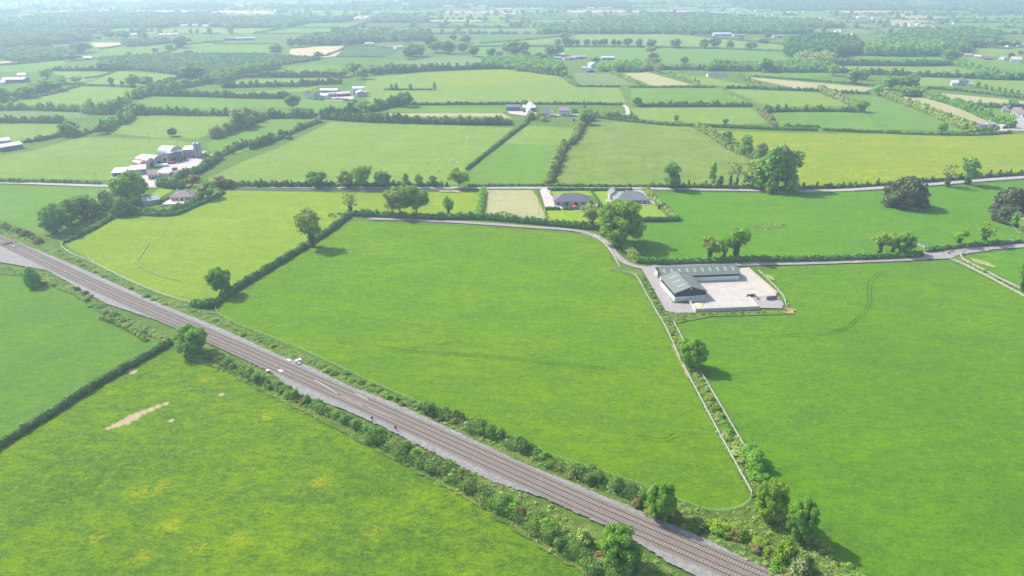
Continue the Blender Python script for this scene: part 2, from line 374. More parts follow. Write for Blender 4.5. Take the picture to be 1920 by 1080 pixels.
FIELDS = [
 ('fore', [(-500,1050),(0,832),(95,772),(200,705),(318,645),(345,668),(420,690),(480,722),(620,795),(760,870),(880,935),(1000,1015),(1110,1085),(1230,1170),(1500,1500),(-900,1500)]),
 ('blue', [(-500,1030),(-500,400),(0,512),(60,520),(150,560),(190,590),(230,612),(300,643),(190,702),(95,766),(0,824)]),
 ('vivid', [(405,583),(425,560),(480,530),(575,468),(655,413),(740,419),(900,427),(1080,439),(1120,449),(1140,468),(1150,500),(1182,513),(1194,521),(1213,556),(1236,596),(1250,620),(1268,660),(1298,720),(1345,810),(1408,930),(1395,950),(1350,960),(1310,955),(1250,930),(1160,898),(1100,878),(960,832),(860,790),(700,720),(560,655),(450,612),(415,595)]),
 ('vivid2', [(1268,606),(1285,594),(1330,590),(1400,588),(1480,583),(1478,568),(1450,535),(1425,510),(1440,500),(1560,497),(1730,490),(1780,487),(1800,492),(1920,556),(2400,760),(2600,1500),(1800,1500),(1600,1090),(1500,985),(1460,940),(1432,902),(1408,862),(1379,812),(1350,762),(1324,718),(1300,676),(1281,641)]),
 ('yell', [(118,463),(125,455),(170,432),(210,410),(240,400),(300,404),(385,378),(430,357),(650,362),(900,360),(895,407),(840,411),(700,408),(655,408),(575,460),(470,528),(400,565),(365,570),(300,552),(240,525),(180,495)]),
 ('mid', [(-500,350),(0,348),(215,352),(195,390),(120,415),(75,440),(0,412),(-500,300)]),
 ('vivid3', [(1215,366),(1300,360),(1440,364),(1600,361),(1740,352),(1920,342),(2500,310),(2500,440),(1920,452),(1830,463),(1745,470),(1725,480),(1600,488),(1400,492),(1210,490),(1190,478),(1180,458),(1185,425),(1275,415),(1255,395),(1240,380)]),
 ('vivid3', [(1806,482),(1850,475),(1920,466),(2500,445),(2500,800),(1920,542)]),
 ('light', [(385,338),(450,305),(520,278),(620,229),(800,233),(962,240),(920,275),(877,315),(865,346),(600,348),(430,346)]),
 ('light', [(988,236),(1078,240),(1062,270),(1035,272),(935,270)]),
 ('mid', [(930,272),(1058,272),(1042,300),(1020,346),(880,346),(884,322)]),
 ('lightr', [(1040,346),(1062,290),(1085,262),(1110,226),(1300,238),(1345,262),(1400,292),(1410,347)]),
 ('butter', [(1350,255),(1345,245),(1500,250),(1700,252),(1920,252),(2500,255),(2500,300),(1920,325),(1740,340),(1600,350),(1500,352),(1490,300),(1400,272)]),
 ('light', [(-500,300),(0,292),(60,283),(150,258),(330,262),(370,270),(300,292),(240,318),(205,338),(0,335),(-500,330)]),
 ('light', [(-300,233),(112,232),(118,250),(60,262),(20,266),(-300,275)]),
 ('light', [(200,248),(250,218),(425,220),(430,238),(372,260),(300,260)]),
 ('mid', [(382,272),(430,245),(450,238),(500,223),(592,225),(540,255),(440,290),(400,288)]),
 ('mid', [(255,190),(290,182),(560,186),(668,192),(655,205),(600,213),(540,203),(300,205)]),
 ('grey', [(-300,207),(160,210),(165,222),(-300,222)]),
 ('light', [(20,192),(90,177),(150,163),(290,167),(298,172),(250,185),(235,197),(30,197)]),
 ('light', [(150,160),(222,134),(330,141),(277,160)]),
 ('light', [(100,134),(215,134),(152,156),(118,154)]),
 ('light', [(288,165),(382,145),(374,158),(310,171)]),
 ('mid', [(-300,126),(0,125),(125,113),(120,122),(70,135),(-300,138)]),
 ('mid', [(160,108),(180,96),(250,83),(320,82),(302,98),(200,107)]),
 ('mid', [(302,98),(352,80),(530,83),(512,104),(450,102),(310,102)]),
 ('stubble', [(540,105),(545,92),(600,87),(650,86),(630,105),(610,107)]),
 ('dark', [(655,87),(755,93),(742,100),(725,107),(632,105)]),
 ('stubble', [(60,103),(90,90),(130,90),(132,100),(90,106)]),
 ('stubble', [(171,88),(172,80),(250,80),(200,88)]),
 ('stubble', [(-100,118),(0,116),(95,108),(98,111),(0,119)]),
 ('mid', [(500,142),(530,125),(620,122),(645,128),(560,139)]),
 ('light', [(420,160),(450,150),(640,146),(600,158),(430,166)]),
 ('light', [(420,176),(600,163),(572,172),(430,180)]),
 ('light', [(680,170),(690,146),(800,136),(960,129),(1030,138),(1060,146),(1075,161),(1160,166),(1172,188),(1172,194),(1100,194),(800,194),(690,192)]),
 ('butter', [(800,142),(860,134),(960,130),(1030,141),(1020,149),(880,160),(850,168)]),
 ('mid', [(710,203),(800,199),(945,201),(950,210),(870,213),(720,211)]),
 ('tan', [(722,213),(940,212),(960,222),(900,219),(730,219)]),
 ('grey', [(1072,136),(1145,139),(1195,160),(1085,161)]),
 ('tan', [(1165,138),(1215,136),(1300,160),(1225,162)]),
 ('mid', [(1182,166),(1350,166),(1405,197),(1185,196)]),
 ('light', [(1362,168),(1530,173),(1600,200),(1440,200)]),
 ('light', [(1182,203),(1408,202),(1440,232),(1340,236),(1190,223)]),
 ('mid', [(1447,211),(1622,210),(1662,245),(1452,239)]),
 ('mid', [(1590,180),(1640,179),(1720,208),(1830,247),(1663,244),(1625,210),(1615,196)]),
 ('tan', [(1390,144),(1440,148),(1640,165),(1620,172),(1500,168)]),
 ('light', [(1265,139),(1330,146),(1410,162),(1310,160)]),
 ('tan', [(1715,170),(1920,190),(2300,215),(2300,222),(1900,195),(1800,192)]),
 ('tan', [(1682,181),(1745,183),(1870,228),(1840,233)]),
 ('mid', [(1050,106),(1060,89),(1210,88),(1350,92),(1480,98),(1480,117),(1420,118),(1220,121),(1060,108)]),
 ('light', [(1075,79),(1080,65),(1210,60),(1330,71),(1475,85),(1472,93),(1350,89),(1210,85),(1080,84)]),
 ('light', [(880,82),(960,77),(1060,65),(1050,82),(890,84)]),
 ('mid', [(895,106),(882,85),(1040,86),(1028,102),(960,106)]),
 ('grey', [(740,116),(860,104),(1000,118),(980,127),(760,136)]),
 ('mid', [(1400,134),(1550,136),(1560,143),(1520,148),(1402,142)]),
 ('mid', [(1540,103),(1768,106),(1765,112),(1560,111)]),
 ('light', [(1790,92),(1920,90),(2300,88),(2300,108),(1920,108),(1800,104)]),
 ('mid', [(1800,106),(1920,118),(2300,125),(2300,142),(1920,135),(1830,122)]),
 ('light', [(1560,124),(1780,124),(1850,136),(1700,141),(1560,136)]),
 ('light', [(1720,146),(1920,152),(2300,160),(2300,188),(1920,178),(1850,165),(1725,161)]),
 ('mid', [(1812,203),(1880,200),(1925,217),(1895,228),(1842,215)]),
 ('tan', [(905,357),(1000,357),(1028,412),(907,409)]),
 ('lawn', [(1030,360),(1110,358),(1115,368),(1040,368)]),
 ('lawn', [(1024,390),(1060,393),(1140,395),(1145,418),(1030,416)]),
 ('lawn', [(1112,360),(1180,358),(1160,380),(1130,388)]),
 ('lawn', [(1130,388),(1215,384),(1240,384),(1254,408),(1140,410)]),
 ('lawn', [(275,374),(300,352),(324,352),(322,360),(300,372)]),
]
for i, (c, poly) in enumerate(FIELDS):
    sheet('field', poly, GR[c], jag=.35 if min(p[1] for p in poly) > 300 else 0)
# uneven greens inside the foreground pasture and the mown garden strips
V = GR['verge']
sheet('verge', [(0,500),(87,510),(200,577),(330,640),(318,645),(230,612),(190,588),(150,560),(60,520),(0,515),(-400,400),(-400,350)], V, jag=.6)
sheet('verge', [(0,412),(75,440),(120,415),(195,390),(240,398),(170,428),(118,458),(180,497),(300,556),(365,574),(405,586),(450,616),(560,660),(700,726),(860,796),(960,838),(1100,884),(1250,936),(1350,966),(1400,955),(1440,930),(1500,988),(1600,1095),(1750,1400),(1500,1200),(1355,1040),(1255,990),(1070,910),(870,820),(660,732),(410,622),(200,530),(100,484),(0,446),(-200,340),(-200,330)], V, jag=.5)
sheet('verge', [(330,640),(385,645),(510,705),(635,770),(720,808),(820,860),(1020,942),(1255,1065),(1500,1200),(1560,1250),(1300,1250),(1110,1090),(880,940),(620,800),(480,730),(420,695),(345,672)], V, jag=.5)
sheet('verge', [(1165,512),(1200,505),(1248,586),(1300,588),(1475,583),(1480,590),(1330,595),(1268,607),(1283,641),(1303,676),(1327,718),(1353,762),(1382,812),(1411,862),(1440,915),(1410,935),(1343,810),(1296,720),(1266,660),(1248,620),(1211,556),(1190,520)], V, jag=.4)
sheet('verge', [(1778,486),(1800,478),(1830,492),(1925,545),(2100,640),(2100,660),(1920,556)], V, jag=.3)
sheet('verge', [(1152,440),(1180,455),(1195,480),(1215,490),(1225,500),(1195,500),(1175,480),(1165,465)], V, jag=.4)
sheet('verge', [(1205,358),(1215,366),(1240,380),(1275,414),(1255,411),(1220,375),(1200,362)], V, jag=.3)
# trodden paths, wheel tracks, bare patches
for px, w in (([(255,490),(262,484),(270,470),(278,458),(279,452)], .5), ([(255,490),(262,500),(275,506),(300,517),(318,522),(342,528)], .5), ([(300,448),(306,440),(312,432)], .4), ([(160,470),(165,482),(178,492)], .6), ([(335,460),(350,463),(366,467)], .3)):
    ribbon('trodden_path', px, w, PATHG, jit=.12)
for px in ([(740,655),(850,662),(960,670),(1060,682),(1150,690)], [(740,659),(850,666),(960,674),(1060,686),(1150,694)], [(1120,690),(1150,690),(1155,700)], [(1450,628),(1560,622),(1600,600),(1625,570),(1625,535),(1640,515),(1665,505)],
           [(1455,632),(1562,626),(1606,602),(1632,570),(1632,537),(1646,518),(1670,508)], [(1190,815),(1240,822),(1262,812)], [(1200,822),(1245,828),(1270,818)], [(620,640),(760,652),(860,640)]):
    ribbon('wheel_track', px, .24, TRACKG, jit=.08)
ribbon('worn_strip', [(1262,648),(1268,664),(1280,688),(1292,712)], .8, SOIL, jit=.25)
def scatter_patch(px, n, spread, r, mat, seed):
    """worn ground as many small ragged scraps along a line"""
    rng = random.Random(seed); path = wpts(px, 6); V = []; F = []; z0 = ZL[0] = ZL[0] + .004
    for k in range(n):
        t = rng.random(); i = int(t * (len(path) - 1)); fat = math.sin(math.pi * min(1, max(0, t))) ** .5 * .8 + .25
        x, y = path[i][0] + rng.gauss(0, spread * fat), path[i][1] + rng.gauss(0, spread * fat); d = r * fat * rng.uniform(.3, 1.2); m = 7; a0 = rng.random() * 6; n0 = len(V)
        for q in range(m):
            a = a0 + q * 2 * math.pi / m; e = d * rng.uniform(.5, 1.2); V.append((x + math.cos(a) * e * 1.3, y + math.sin(a) * e * .8, z0 + k * .0002))
        F.append(tuple(range(n0, n0 + m)))
    ZL[0] += n * .0002
    me = bpy.data.meshes.new('bare_patch'); me.from_pydata(V, [], F); me.update(); link('bare_patch', me, mat, kind='structure')
scatter_patch([(1472,578),(1482,583),(1478,589)], 40, .9, 1.0, SOIL, 4)
sheet('bare_patch', [(1436,515),(1450,520),(1452,528),(1440,524)], PATHG, jag=.2)
sheet('bare_patch', [(1818,485),(1850,492),(1872,503),(1860,503),(1825,492)], PATHG, jag=.3)
sheet('worn_patch', [(820,356),(860,358),(862,362),(825,361)], SOIL, jag=.3)

# ------------------------------------------------------------------ roads, yards, railway bed
ribbon('road', [(-400,338),(0,343),(100,346),(215,350),(300,351),(400,350),(500,351),(700,353),(900,353),(1000,353),(1100,354),(1210,354),(1330,357),(1450,358),(1560,358),(1650,353),(1750,346),(1850,338),(1920,333),(2200,316)], 4.8, ROADP, jit=.12)
ribbon('lane', [(690,411),(760,413),(830,416),(900,420),(1000,427),(1060,431),(1092,436),(1122,446),(1142,462),(1156,480),(1176,495),(1205,503),(1235,502)], 3.3, TARM, jit=.1)
ribbon('lane', [(1225,500),(1300,497),(1400,496),(1500,494),(1620,490),(1720,485),(1760,479),(1800,472),(1850,466),(1920,461),(2200,440)], [4.2, 4.2, 4.2, 4.4, 5, 7, 7, 5, 4.5], TARM, jit=.1)
sheet('lane_apron', [(1725,474),(1740,470),(1762,472),(1806,468),(1800,478),(1782,486),(1735,488),(1728,484)], TARM, jag=.15)
ribbon('farm_track', [(1168,197),(1175,203),(1177,212),(1175,222)], 4, PALEG)
sheet('junction', [(1893,232),(1925,212),(2100,200),(2100,250),(1900,246),(1885,243)], ROADP)
sheet('gravel_drive', [(1203,504),(1228,500),(1244,535),(1262,570),(1300,572),(1306,588),(1270,588),(1249,585)], GRAVEL, jag=.15)
sheet('yard', [(1225,513),(1241,530),(1300,560),(1304,584),(1424,580),(1437,560),(1456,556),(1430,528),(1402,503),(1387,505),(1384,525)], YARD)
sheet('gravel_pad', [(1408,558),(1434,556),(1456,556),(1470,572),(1464,580),(1424,579)], GRAVEL, jag=.15)
sheet('forecourt', [(1012,358),(1018,354),(1036,356),(1030,361),(1034,368),(1044,374),(1040,386),(1062,390),(1100,391),(1115,386),(1128,380),(1115,372),(1106,368),(1122,376),(1120,392),(1085,397),(1022,390)], PALEG)
sheet('forecourt', [(1178,358),(1200,357),(1210,361),(1232,384),(1200,386),(1160,387),(1134,380),(1136,374),(1152,372)], ROADP)
sheet('forecourt', [(303,380),(322,372),(345,378),(352,383),(330,384),(306,384)], plain('pink_paving', (.50,.40,.37), .9, .1, .6), jag=.1)
sheet('mill_yard', [(195,350),(230,335),(290,325),(330,300),(370,292),(400,290),(408,296),(392,308),(360,322),(328,330),(325,345),(300,350)], PALEG, jag=.4)
sheet('farm_yard', [(950,206),(985,206),(1010,212),(1060,216),(1100,214),(1100,216),(1040,219),(985,218),(955,214)], PALEG)
sheet('farm_yard', [(600,184),(640,182),(662,178),(664,186),(640,190),(610,189)], PALEG)
sheet('farm_yard', [(1815,243),(1870,240),(1895,243),(1890,247),(1830,248)], PALEG)
sheet('ballast', [(-300,300),(-200,355),(0,442),(100,482),(200,526),(300,571),(400,611),(480,647),(535,673),(560,680),(585,691),(660,728),(700,742),(760,766),(870,818),(970,866),(1070,906),(1255,984),(1355,1028),(1455,1079),(1700,1190),(2100,1370),(2100,1500),(1900,1500),(1500,1180),(1255,1058),(1205,1026),(1130,986),(1020,936),(920,904),(820,856),(720,803),(635,766),(560,741),(510,701),(385,641),(350,618),(275,596),(200,571),(87,508),(0,493),(-35,470),(-150,398),(-300,318)], BALL, jag=.25)
CL = wpts([(-300,310),(-150,385),(0,452),(27,464),(200,546),(379,625),(720,776),(1080,940),(1400,1079),(1700,1212),(2000,1345)], 12)
def offset(path, d):
    P = [np.array(p) for p in path]; out = []
    for i, p in enumerate(P):
        t = P[min(i + 1, len(P) - 1)] - P[max(i - 1, 0)]; t /= np.linalg.norm(t); out.append(tuple(p + np.array([-t[1], t[0]]) * d))
    return out
def walk(path, step, start=0):
    out = []; acc = start
    for a, b in zip(path[:-1], path[1:]):
        L = math.hypot(b[0] - a[0], b[1] - a[1])
        while acc < L:
            t = acc / L; out.append((a[0] + (b[0] - a[0]) * t, a[1] + (b[1] - a[1]) * t, math.atan2(b[1] - a[1], b[0] - a[0]))); acc += step
        acc -= L
    return out
ribbon('ballast', CL, 7.4, BALLB, world=True, jit=.12)
ZT = ZL[0] + .01
sleeper_me = MB().box((0, 0, 0), (.24, 2.5, .16), 0, .9); sleeper_me = sleeper_me.build('sleeper', SLEEP)
sleeper_data = sleeper_me.data; bpy.data.objects.remove(sleeper_me)
for side, nm in ((1.75, 'far'), (-1.75, 'near')):
    path = offset(CL, side)
    tr = empty('railway_track', (path[60][0], path[60][1], 0), label='rusty railway track %s' % ('farther from the camera, beside the long grassy bank of the big field' if side > 0 else 'nearer the camera, beside the hedge of the buttercup pasture'), cat='railway track', group='two railway tracks')
    base = Vector((path[60][0], path[60][1], 0))
    for g in (.8, -.8):
        rp = offset(path, g); m = MB(); P = [Vector((x, y, 0)) - base for x, y in rp]; vs = []
        for i, p in enumerate(P):
            d = (P[min(i + 1, len(P) - 1)] - P[max(i - 1, 0)]).normalized(); nn = Vector((-d.y, d.x, 0))
            for a, z in ((-.07, 0), (-.045, .16), (.045, .16), (.07, 0)): vs.append(p + nn * a + Vector((0, 0, z + ZT + .03)))
        m.add(vs, [(4 * i + k, 4 * i + k + 1, 4 * i + k + 5, 4 * i + k + 4) for i in range(len(P) - 1) for k in range(3)])
        m.build('rail', RAIL, tr)
    S = walk(path, .68); S.sort(key=lambda s: (s[1] - 92) if s[1] > 92 else 999)
    for x, y, a in S[:100]:
        o = bpy.data.objects.new('sleeper', sleeper_data); COL.objects.link(o); o.parent = tr; o.location = (x - base.x, y - base.y, ZT - .03); o.rotation_euler = (0, 0, a)
    m = MB()
    for x, y, a in S[100:]:
        if y < 60 or y > 420: continue
        m.box((x - base.x, y - base.y, ZT - .03), (.24, 2.5, .16), a, .9)
    m.build('sleepers', SLEEP, tr, kind='stuff')
def strip_rail(pxs, lbl):
    w = wpts(pxs, 4); m = MB()
    for a, b in zip(w[:-1], w[1:]): m.tube((a[0], a[1], ZT + .12), (b[0], b[1], ZT + .12), .09, .09, 4)
    m.build('loose_rail', PRAIL, label=lbl, cat='rail', group='pale spare rails lying between the tracks')
strip_rail([(590,715),(612,728),(632,741)], 'pale spare rail lying between the tracks, leftmost of the four'); strip_rail([(640,745),(660,754),(680,763)], 'pale spare rail lying between the tracks, second from the left')
strip_rail([(688,766),(715,778),(745,792)], 'pale spare rail lying between the tracks, nearest and longest'); strip_rail([(666,740),(690,752)], 'short pale spare rail lying on the far side of the tracks')

# ------------------------------------------------------------------ foliage engine
def cubesphere():
    vs = {}; F = []; n = 2
    def vid(p):
        k = tuple(round(c, 4) for c in p)
        if k not in vs: vs[k] = len(vs)
        return vs[k]
    for ax in range(3):
        for s in (-1, 1):
            for i in range(n):
                for j in range(n):
                    q = []
                    for a, b in ((i, j), (i + 1, j), (i + 1, j + 1), (i, j + 1)):
                        p = [0, 0, 0]; p[ax] = s; p[(ax + 1) % 3] = -1 + 2 * a / n; p[(ax + 2) % 3] = -1 + 2 * b / n; q.append(vid(p))
                    F.append(q if s > 0 else q[::-1])
    V = np.array(list(vs.keys()), float); V /= np.linalg.norm(V, axis=1)[:, None]
    return V, np.array(F)
CS_V, CS_F = cubesphere()
def foliage(C, R, s, cover=1.3, seed=0, core=.8, up=.25, fluff=1.0, flat=False):
    """leaf clusters over the shells of blobs C,R (each with its own solid inside); returns V, F"""
    rng = np.random.default_rng(seed); C = np.asarray(C, float); R = np.asarray(R, float)
    if R.ndim == 1: R = np.repeat(R[:, None], 3, 1)
    Vs = []; Fs = []; n0 = 0
    if core:
        k = core * .88 * rng.uniform(.8, 1.15, (len(C), len(CS_V), 1))
        V = C[:, None] + CS_V[None] * R[:, None] * k
        Fq = CS_F[None] + (np.arange(len(C)) * len(CS_V))[:, None, None]
        Vs.append(V.reshape(-1, 3)); Fs.append(Fq.reshape(-1, 4)); n0 = len(C) * len(CS_V)
    area = 4 * np.pi * (R[:, 0] * R[:, 1] * R[:, 2]) ** (2 / 3); s_ = np.broadcast_to(np.asarray(s, float), (len(C),))
    cnt = np.maximum(4, (area * cover * 1.55 / s_ ** 2)).astype(int); idx = np.repeat(np.arange(len(C)), cnt); N = len(idx)
    d = rng.normal(size=(N, 3)); d[:, 2] += up; d /= np.linalg.norm(d, axis=1)[:, None]
    r = rng.uniform(.72, 1.0 + .18 * fluff, (N, 1)); P = C[idx] + d * R[idx] * r
    P[:, 2] = np.maximum(P[:, 2], .05)
    nrm = d + rng.normal(size=(N, 3)) * .6; nrm /= np.linalg.norm(nrm, axis=1)[:, None]
    a = np.cross(nrm, rng.normal(size=(N, 3))); a /= np.linalg.norm(a, axis=1)[:, None]; b = np.cross(nrm, a)
    sz = s_[idx][:, None] * rng.uniform(.45, .95, (N, 1)); sb = sz * rng.uniform(.5, .9, (N, 1))
    q = np.stack([P - a * sz, P - b * sb + nrm * sz * .15, P + a * sz, P + b * sb + nrm * sz * .15], 1)
    Vs.append(q.reshape(-1, 3)); Fs.append(n0 + np.arange(N * 4).reshape(-1, 4))
    V = np.concatenate(Vs); V[:, 2] = np.maximum(V[:, 2], -.1)
    return V, np.concatenate(Fs)
# ------------------------------------------------------------------ tree kinds (built once at unit scale, copied)
def crown_blobs(rng, kind, H, R):
    """blob centres and radii for a crown of height H and radius R, base at z=0"""
    C = []; S = []
    if kind == 'round':
        n = 54; zc = H * .57; rz = H * .43
        for i in range(n):
            d = rng.normal(size=3); d[2] += .2; d /= np.linalg.norm(d); k = rng.uniform(.5, .92)
            C.append((d[0] * R * k, d[1] * R * k, zc + d[2] * rz * k)); S.append(R * rng.uniform(.17, .33))
    elif kind == 'full':
        n = 90; zc = H * .52; rz = H * .47
        for i in range(n):
            d = rng.normal(size=3); d /= np.linalg.norm(d); k = rng.uniform(.55, .95)
            C.append((d[0] * R * k, d[1] * R * k, zc + d[2] * rz * k)); S.append(R * rng.uniform(.13, .24))
    elif kind == 'dome':
        n = 130
        for i in range(n):
            d = rng.normal(size=3); d[2] = abs(d[2]) * 1.1 - .1; d /= np.linalg.norm(d); k = rng.uniform(.6, .95)
            C.append((d[0] * R * k, d[1] * R * k, H * .12 + d[2] * H * .86 * k)); S.append(R * rng.uniform(.12, .22))
    elif kind == 'spread':
        n = 52; zc = H * .62; rz = H * .36
        for i in range(n):
            d = rng.normal(size=3); d /= np.linalg.norm(d); k = rng.uniform(.45, .98); e = rng.uniform(.75, 1.15)
            C.append((d[0] * R * k * e, d[1] * R * k * e, zc + d[2] * rz * k)); S.append(R * rng.uniform(.12, .28))
    elif kind == 'bush':
        n = 40
        for i in range(n):
            d = rng.normal(size=3); d[2] = abs(d[2]); d /= np.linalg.norm(d); k = rng.uniform(.45, .88)
            C.append((d[0] * R * k, d[1] * R * k, H * .15 + d[2] * H * .8 * k)); S.append(min(R, H) * rng.uniform(.2, .36))
    elif kind == 'ivy':
        n = 30
        for i in range(n):
            t = rng.uniform(.42, .97); a = rng.uniform(0, 6.28); k = R * rng.uniform(.25, .95) * math.sin(min(1, (t - .25) * 1.6) * 2.2)
            C.append((math.cos(a) * k, math.sin(a) * k, H * t)); S.append(R * rng.uniform(.14, .32))
    elif kind == 'tall':
        n = 40
        for i in range(n):
            t = rng.uniform(.18, .96); a = rng.uniform(0, 6.28); k = R * rng.uniform(.2, .85) * (1.05 - .5 * t)
            C.append((math.cos(a) * k, math.sin(a) * k, H * t)); S.append(R * rng.uniform(.2, .38))
    elif kind == 'conifer':
        n = 26
        for i in range(n):
            t = (i + .5) / n; a = i * 2.4; k = R * (1 - t) * .6
            C.append((math.cos(a) * k, math.sin(a) * k, H * (.06 + .9 * t))); S.append(R * (.5 - .35 * t))
    elif kind == 'bare':
        n = 40
        for i in range(n):
            t = rng.uniform(.45, .98); a = rng.uniform(0, 6.28); k = R * rng.uniform(.3, .95)
            C.append((math.cos(a) * k, math.sin(a) * k, H * t)); S.append(R * rng.uniform(.10, .2))
    return np.array(C), np.array(S)
PROTO = {}
def proto(kind, var, leaf, H, R, trunk_r, lod):
    """meshes of trunk (limbs, ivy) and crown for one kind of tree"""
    key = (kind, var, leaf, lod)
    if key in PROTO: return PROTO[key]
    rng = np.random.default_rng(abs(hash((kind, var))) % 9999 if False else (sum(map(ord, kind)) * 7 + var * 131))
    C, S = crown_blobs(rng, kind, H, R)
    if lod: C, S = C[::2], S[::2] * 1.3
    s = {0: .42, 1: .85, 2: 1.5}[lod]
    cov = {'ivy': .85, 'bare': .6, 'spread': 1.0}.get(kind, 1.15)
    v, f = foliage(C, np.stack([S, S, S * .85], 1), s * (1 if kind not in ('conifer',) else .7), cov, var + 3, core={'bare': 0, 'ivy': .5, 'spread': .5}.get(kind, .66), fluff=1.5)
    cm = qmesh('crown', v, f); cm.materials.append(LF[leaf])
    m = MB(); th = H * {'bush': .3, 'conifer': .3}.get(kind, .55); lean = rng.uniform(-.04, .04, 2) * H
    top = (lean[0], lean[1], th); mid = (lean[0] * .4, lean[1] * .4, th * .5)
    m.tube((0, 0, -.3), (0, 0, .25), trunk_r * 1.6, trunk_r * 1.1, 9); m.tube((0, 0, .25), mid, trunk_r * 1.1, trunk_r * .85, 9); m.tube(mid, top, trunk_r * .85, trunk_r * .55, 8)
    if kind not in ('conifer',):
        order = np.argsort(-C[:, 2])[::(3 if lod else 2)] if kind != 'bare' else range(len(C))
        for i in order:
            c = C[i]; z0 = rng.uniform(.5, 1) * min(th, c[2] * .9); k = z0 / th; st = (lean[0] * k, lean[1] * k, z0)
            md = tuple((np.array(st) * .45 + c * .55) + np.array([0, 0, -.03 * H]))
            m.tube(st, md, trunk_r * .38, trunk_r * .2, 5); m.tube(md, tuple(c), trunk_r * .2, trunk_r * .06, 4)
    tm = m.build('trunk', PALEBARK if kind in ('bare', 'spread') else BARK, smooth=True); td = tm.data; bpy.data.objects.remove(tm)
    iv = None
    if kind in ('ivy', 'bare'):
        zs = np.linspace(.6, H * (.5 if kind == 'ivy' else .35), 9)
        Ci = np.stack([lean[0] * zs / th + rng.uniform(-.3, .3, 9), lean[1] * zs / th + rng.uniform(-.3, .3, 9), zs], 1)
        Si = rng.uniform(.75, 1.35, 9) * R * .21
        v, f = foliage(Ci, np.stack([Si, Si, np.full(9, H * .06)], 1), s * .8, 1.2, var); iv = qmesh('ivy', v, f); iv.materials.append(IVY)
    PROTO[key] = (cm, td, iv, H, R); return PROTO[key]
KIND = {'dome': (10, 7, .35), 'full': (16, 8, .4), 'round': (12, 5, .30), 'spread': (14, 6.5, .35), 'bush': (5, 3.2, .15), 'ivy': (11, 4, .32), 'tall': (15, 4, .28), 'conifer': (6, 1.3, .12), 'bare': (12, 4, .3)}
tree_n = [0]
def tree(x, y, top, wpx, kind='round', leaf='green', label=None, group=None, name='tree', cat='tree', world=False, hgt=None, wm=None):
    """tree whose foot is at photo point (x,y), top at row `top`, crown wpx pixels wide"""
    if world: X, Y = x, y
    else: X, Y = G(x, y)
    h = hgt or max(.8, height_for(X, Y, top)); w = wm or wpx * depth(X, Y) / FPX
    d = math.hypot(X, Y); lod = 0 if d < 430 else (1 if d < 900 else 2)
    i = tree_n[0]; tree_n[0] += 1
    H, R, tr = KIND[kind]; cm, td, iv, H, R = proto(kind, i % 3, leaf, H, R, tr, lod)
    e = empty(name, (X, Y, 0), (i * 2.39996) % 6.28, label=label, cat=cat, group=group)
    e.scale = (w / 2 / (R * 1.02), w / 2 / (R * 1.02), h / (H * 1.03))
    for nm, me in (('trunk', td), ('crown', cm), ('ivy', iv)):
        if me is None: continue
        o = bpy.data.objects.new(nm, me); COL.objects.link(o); o.parent = e
    return e

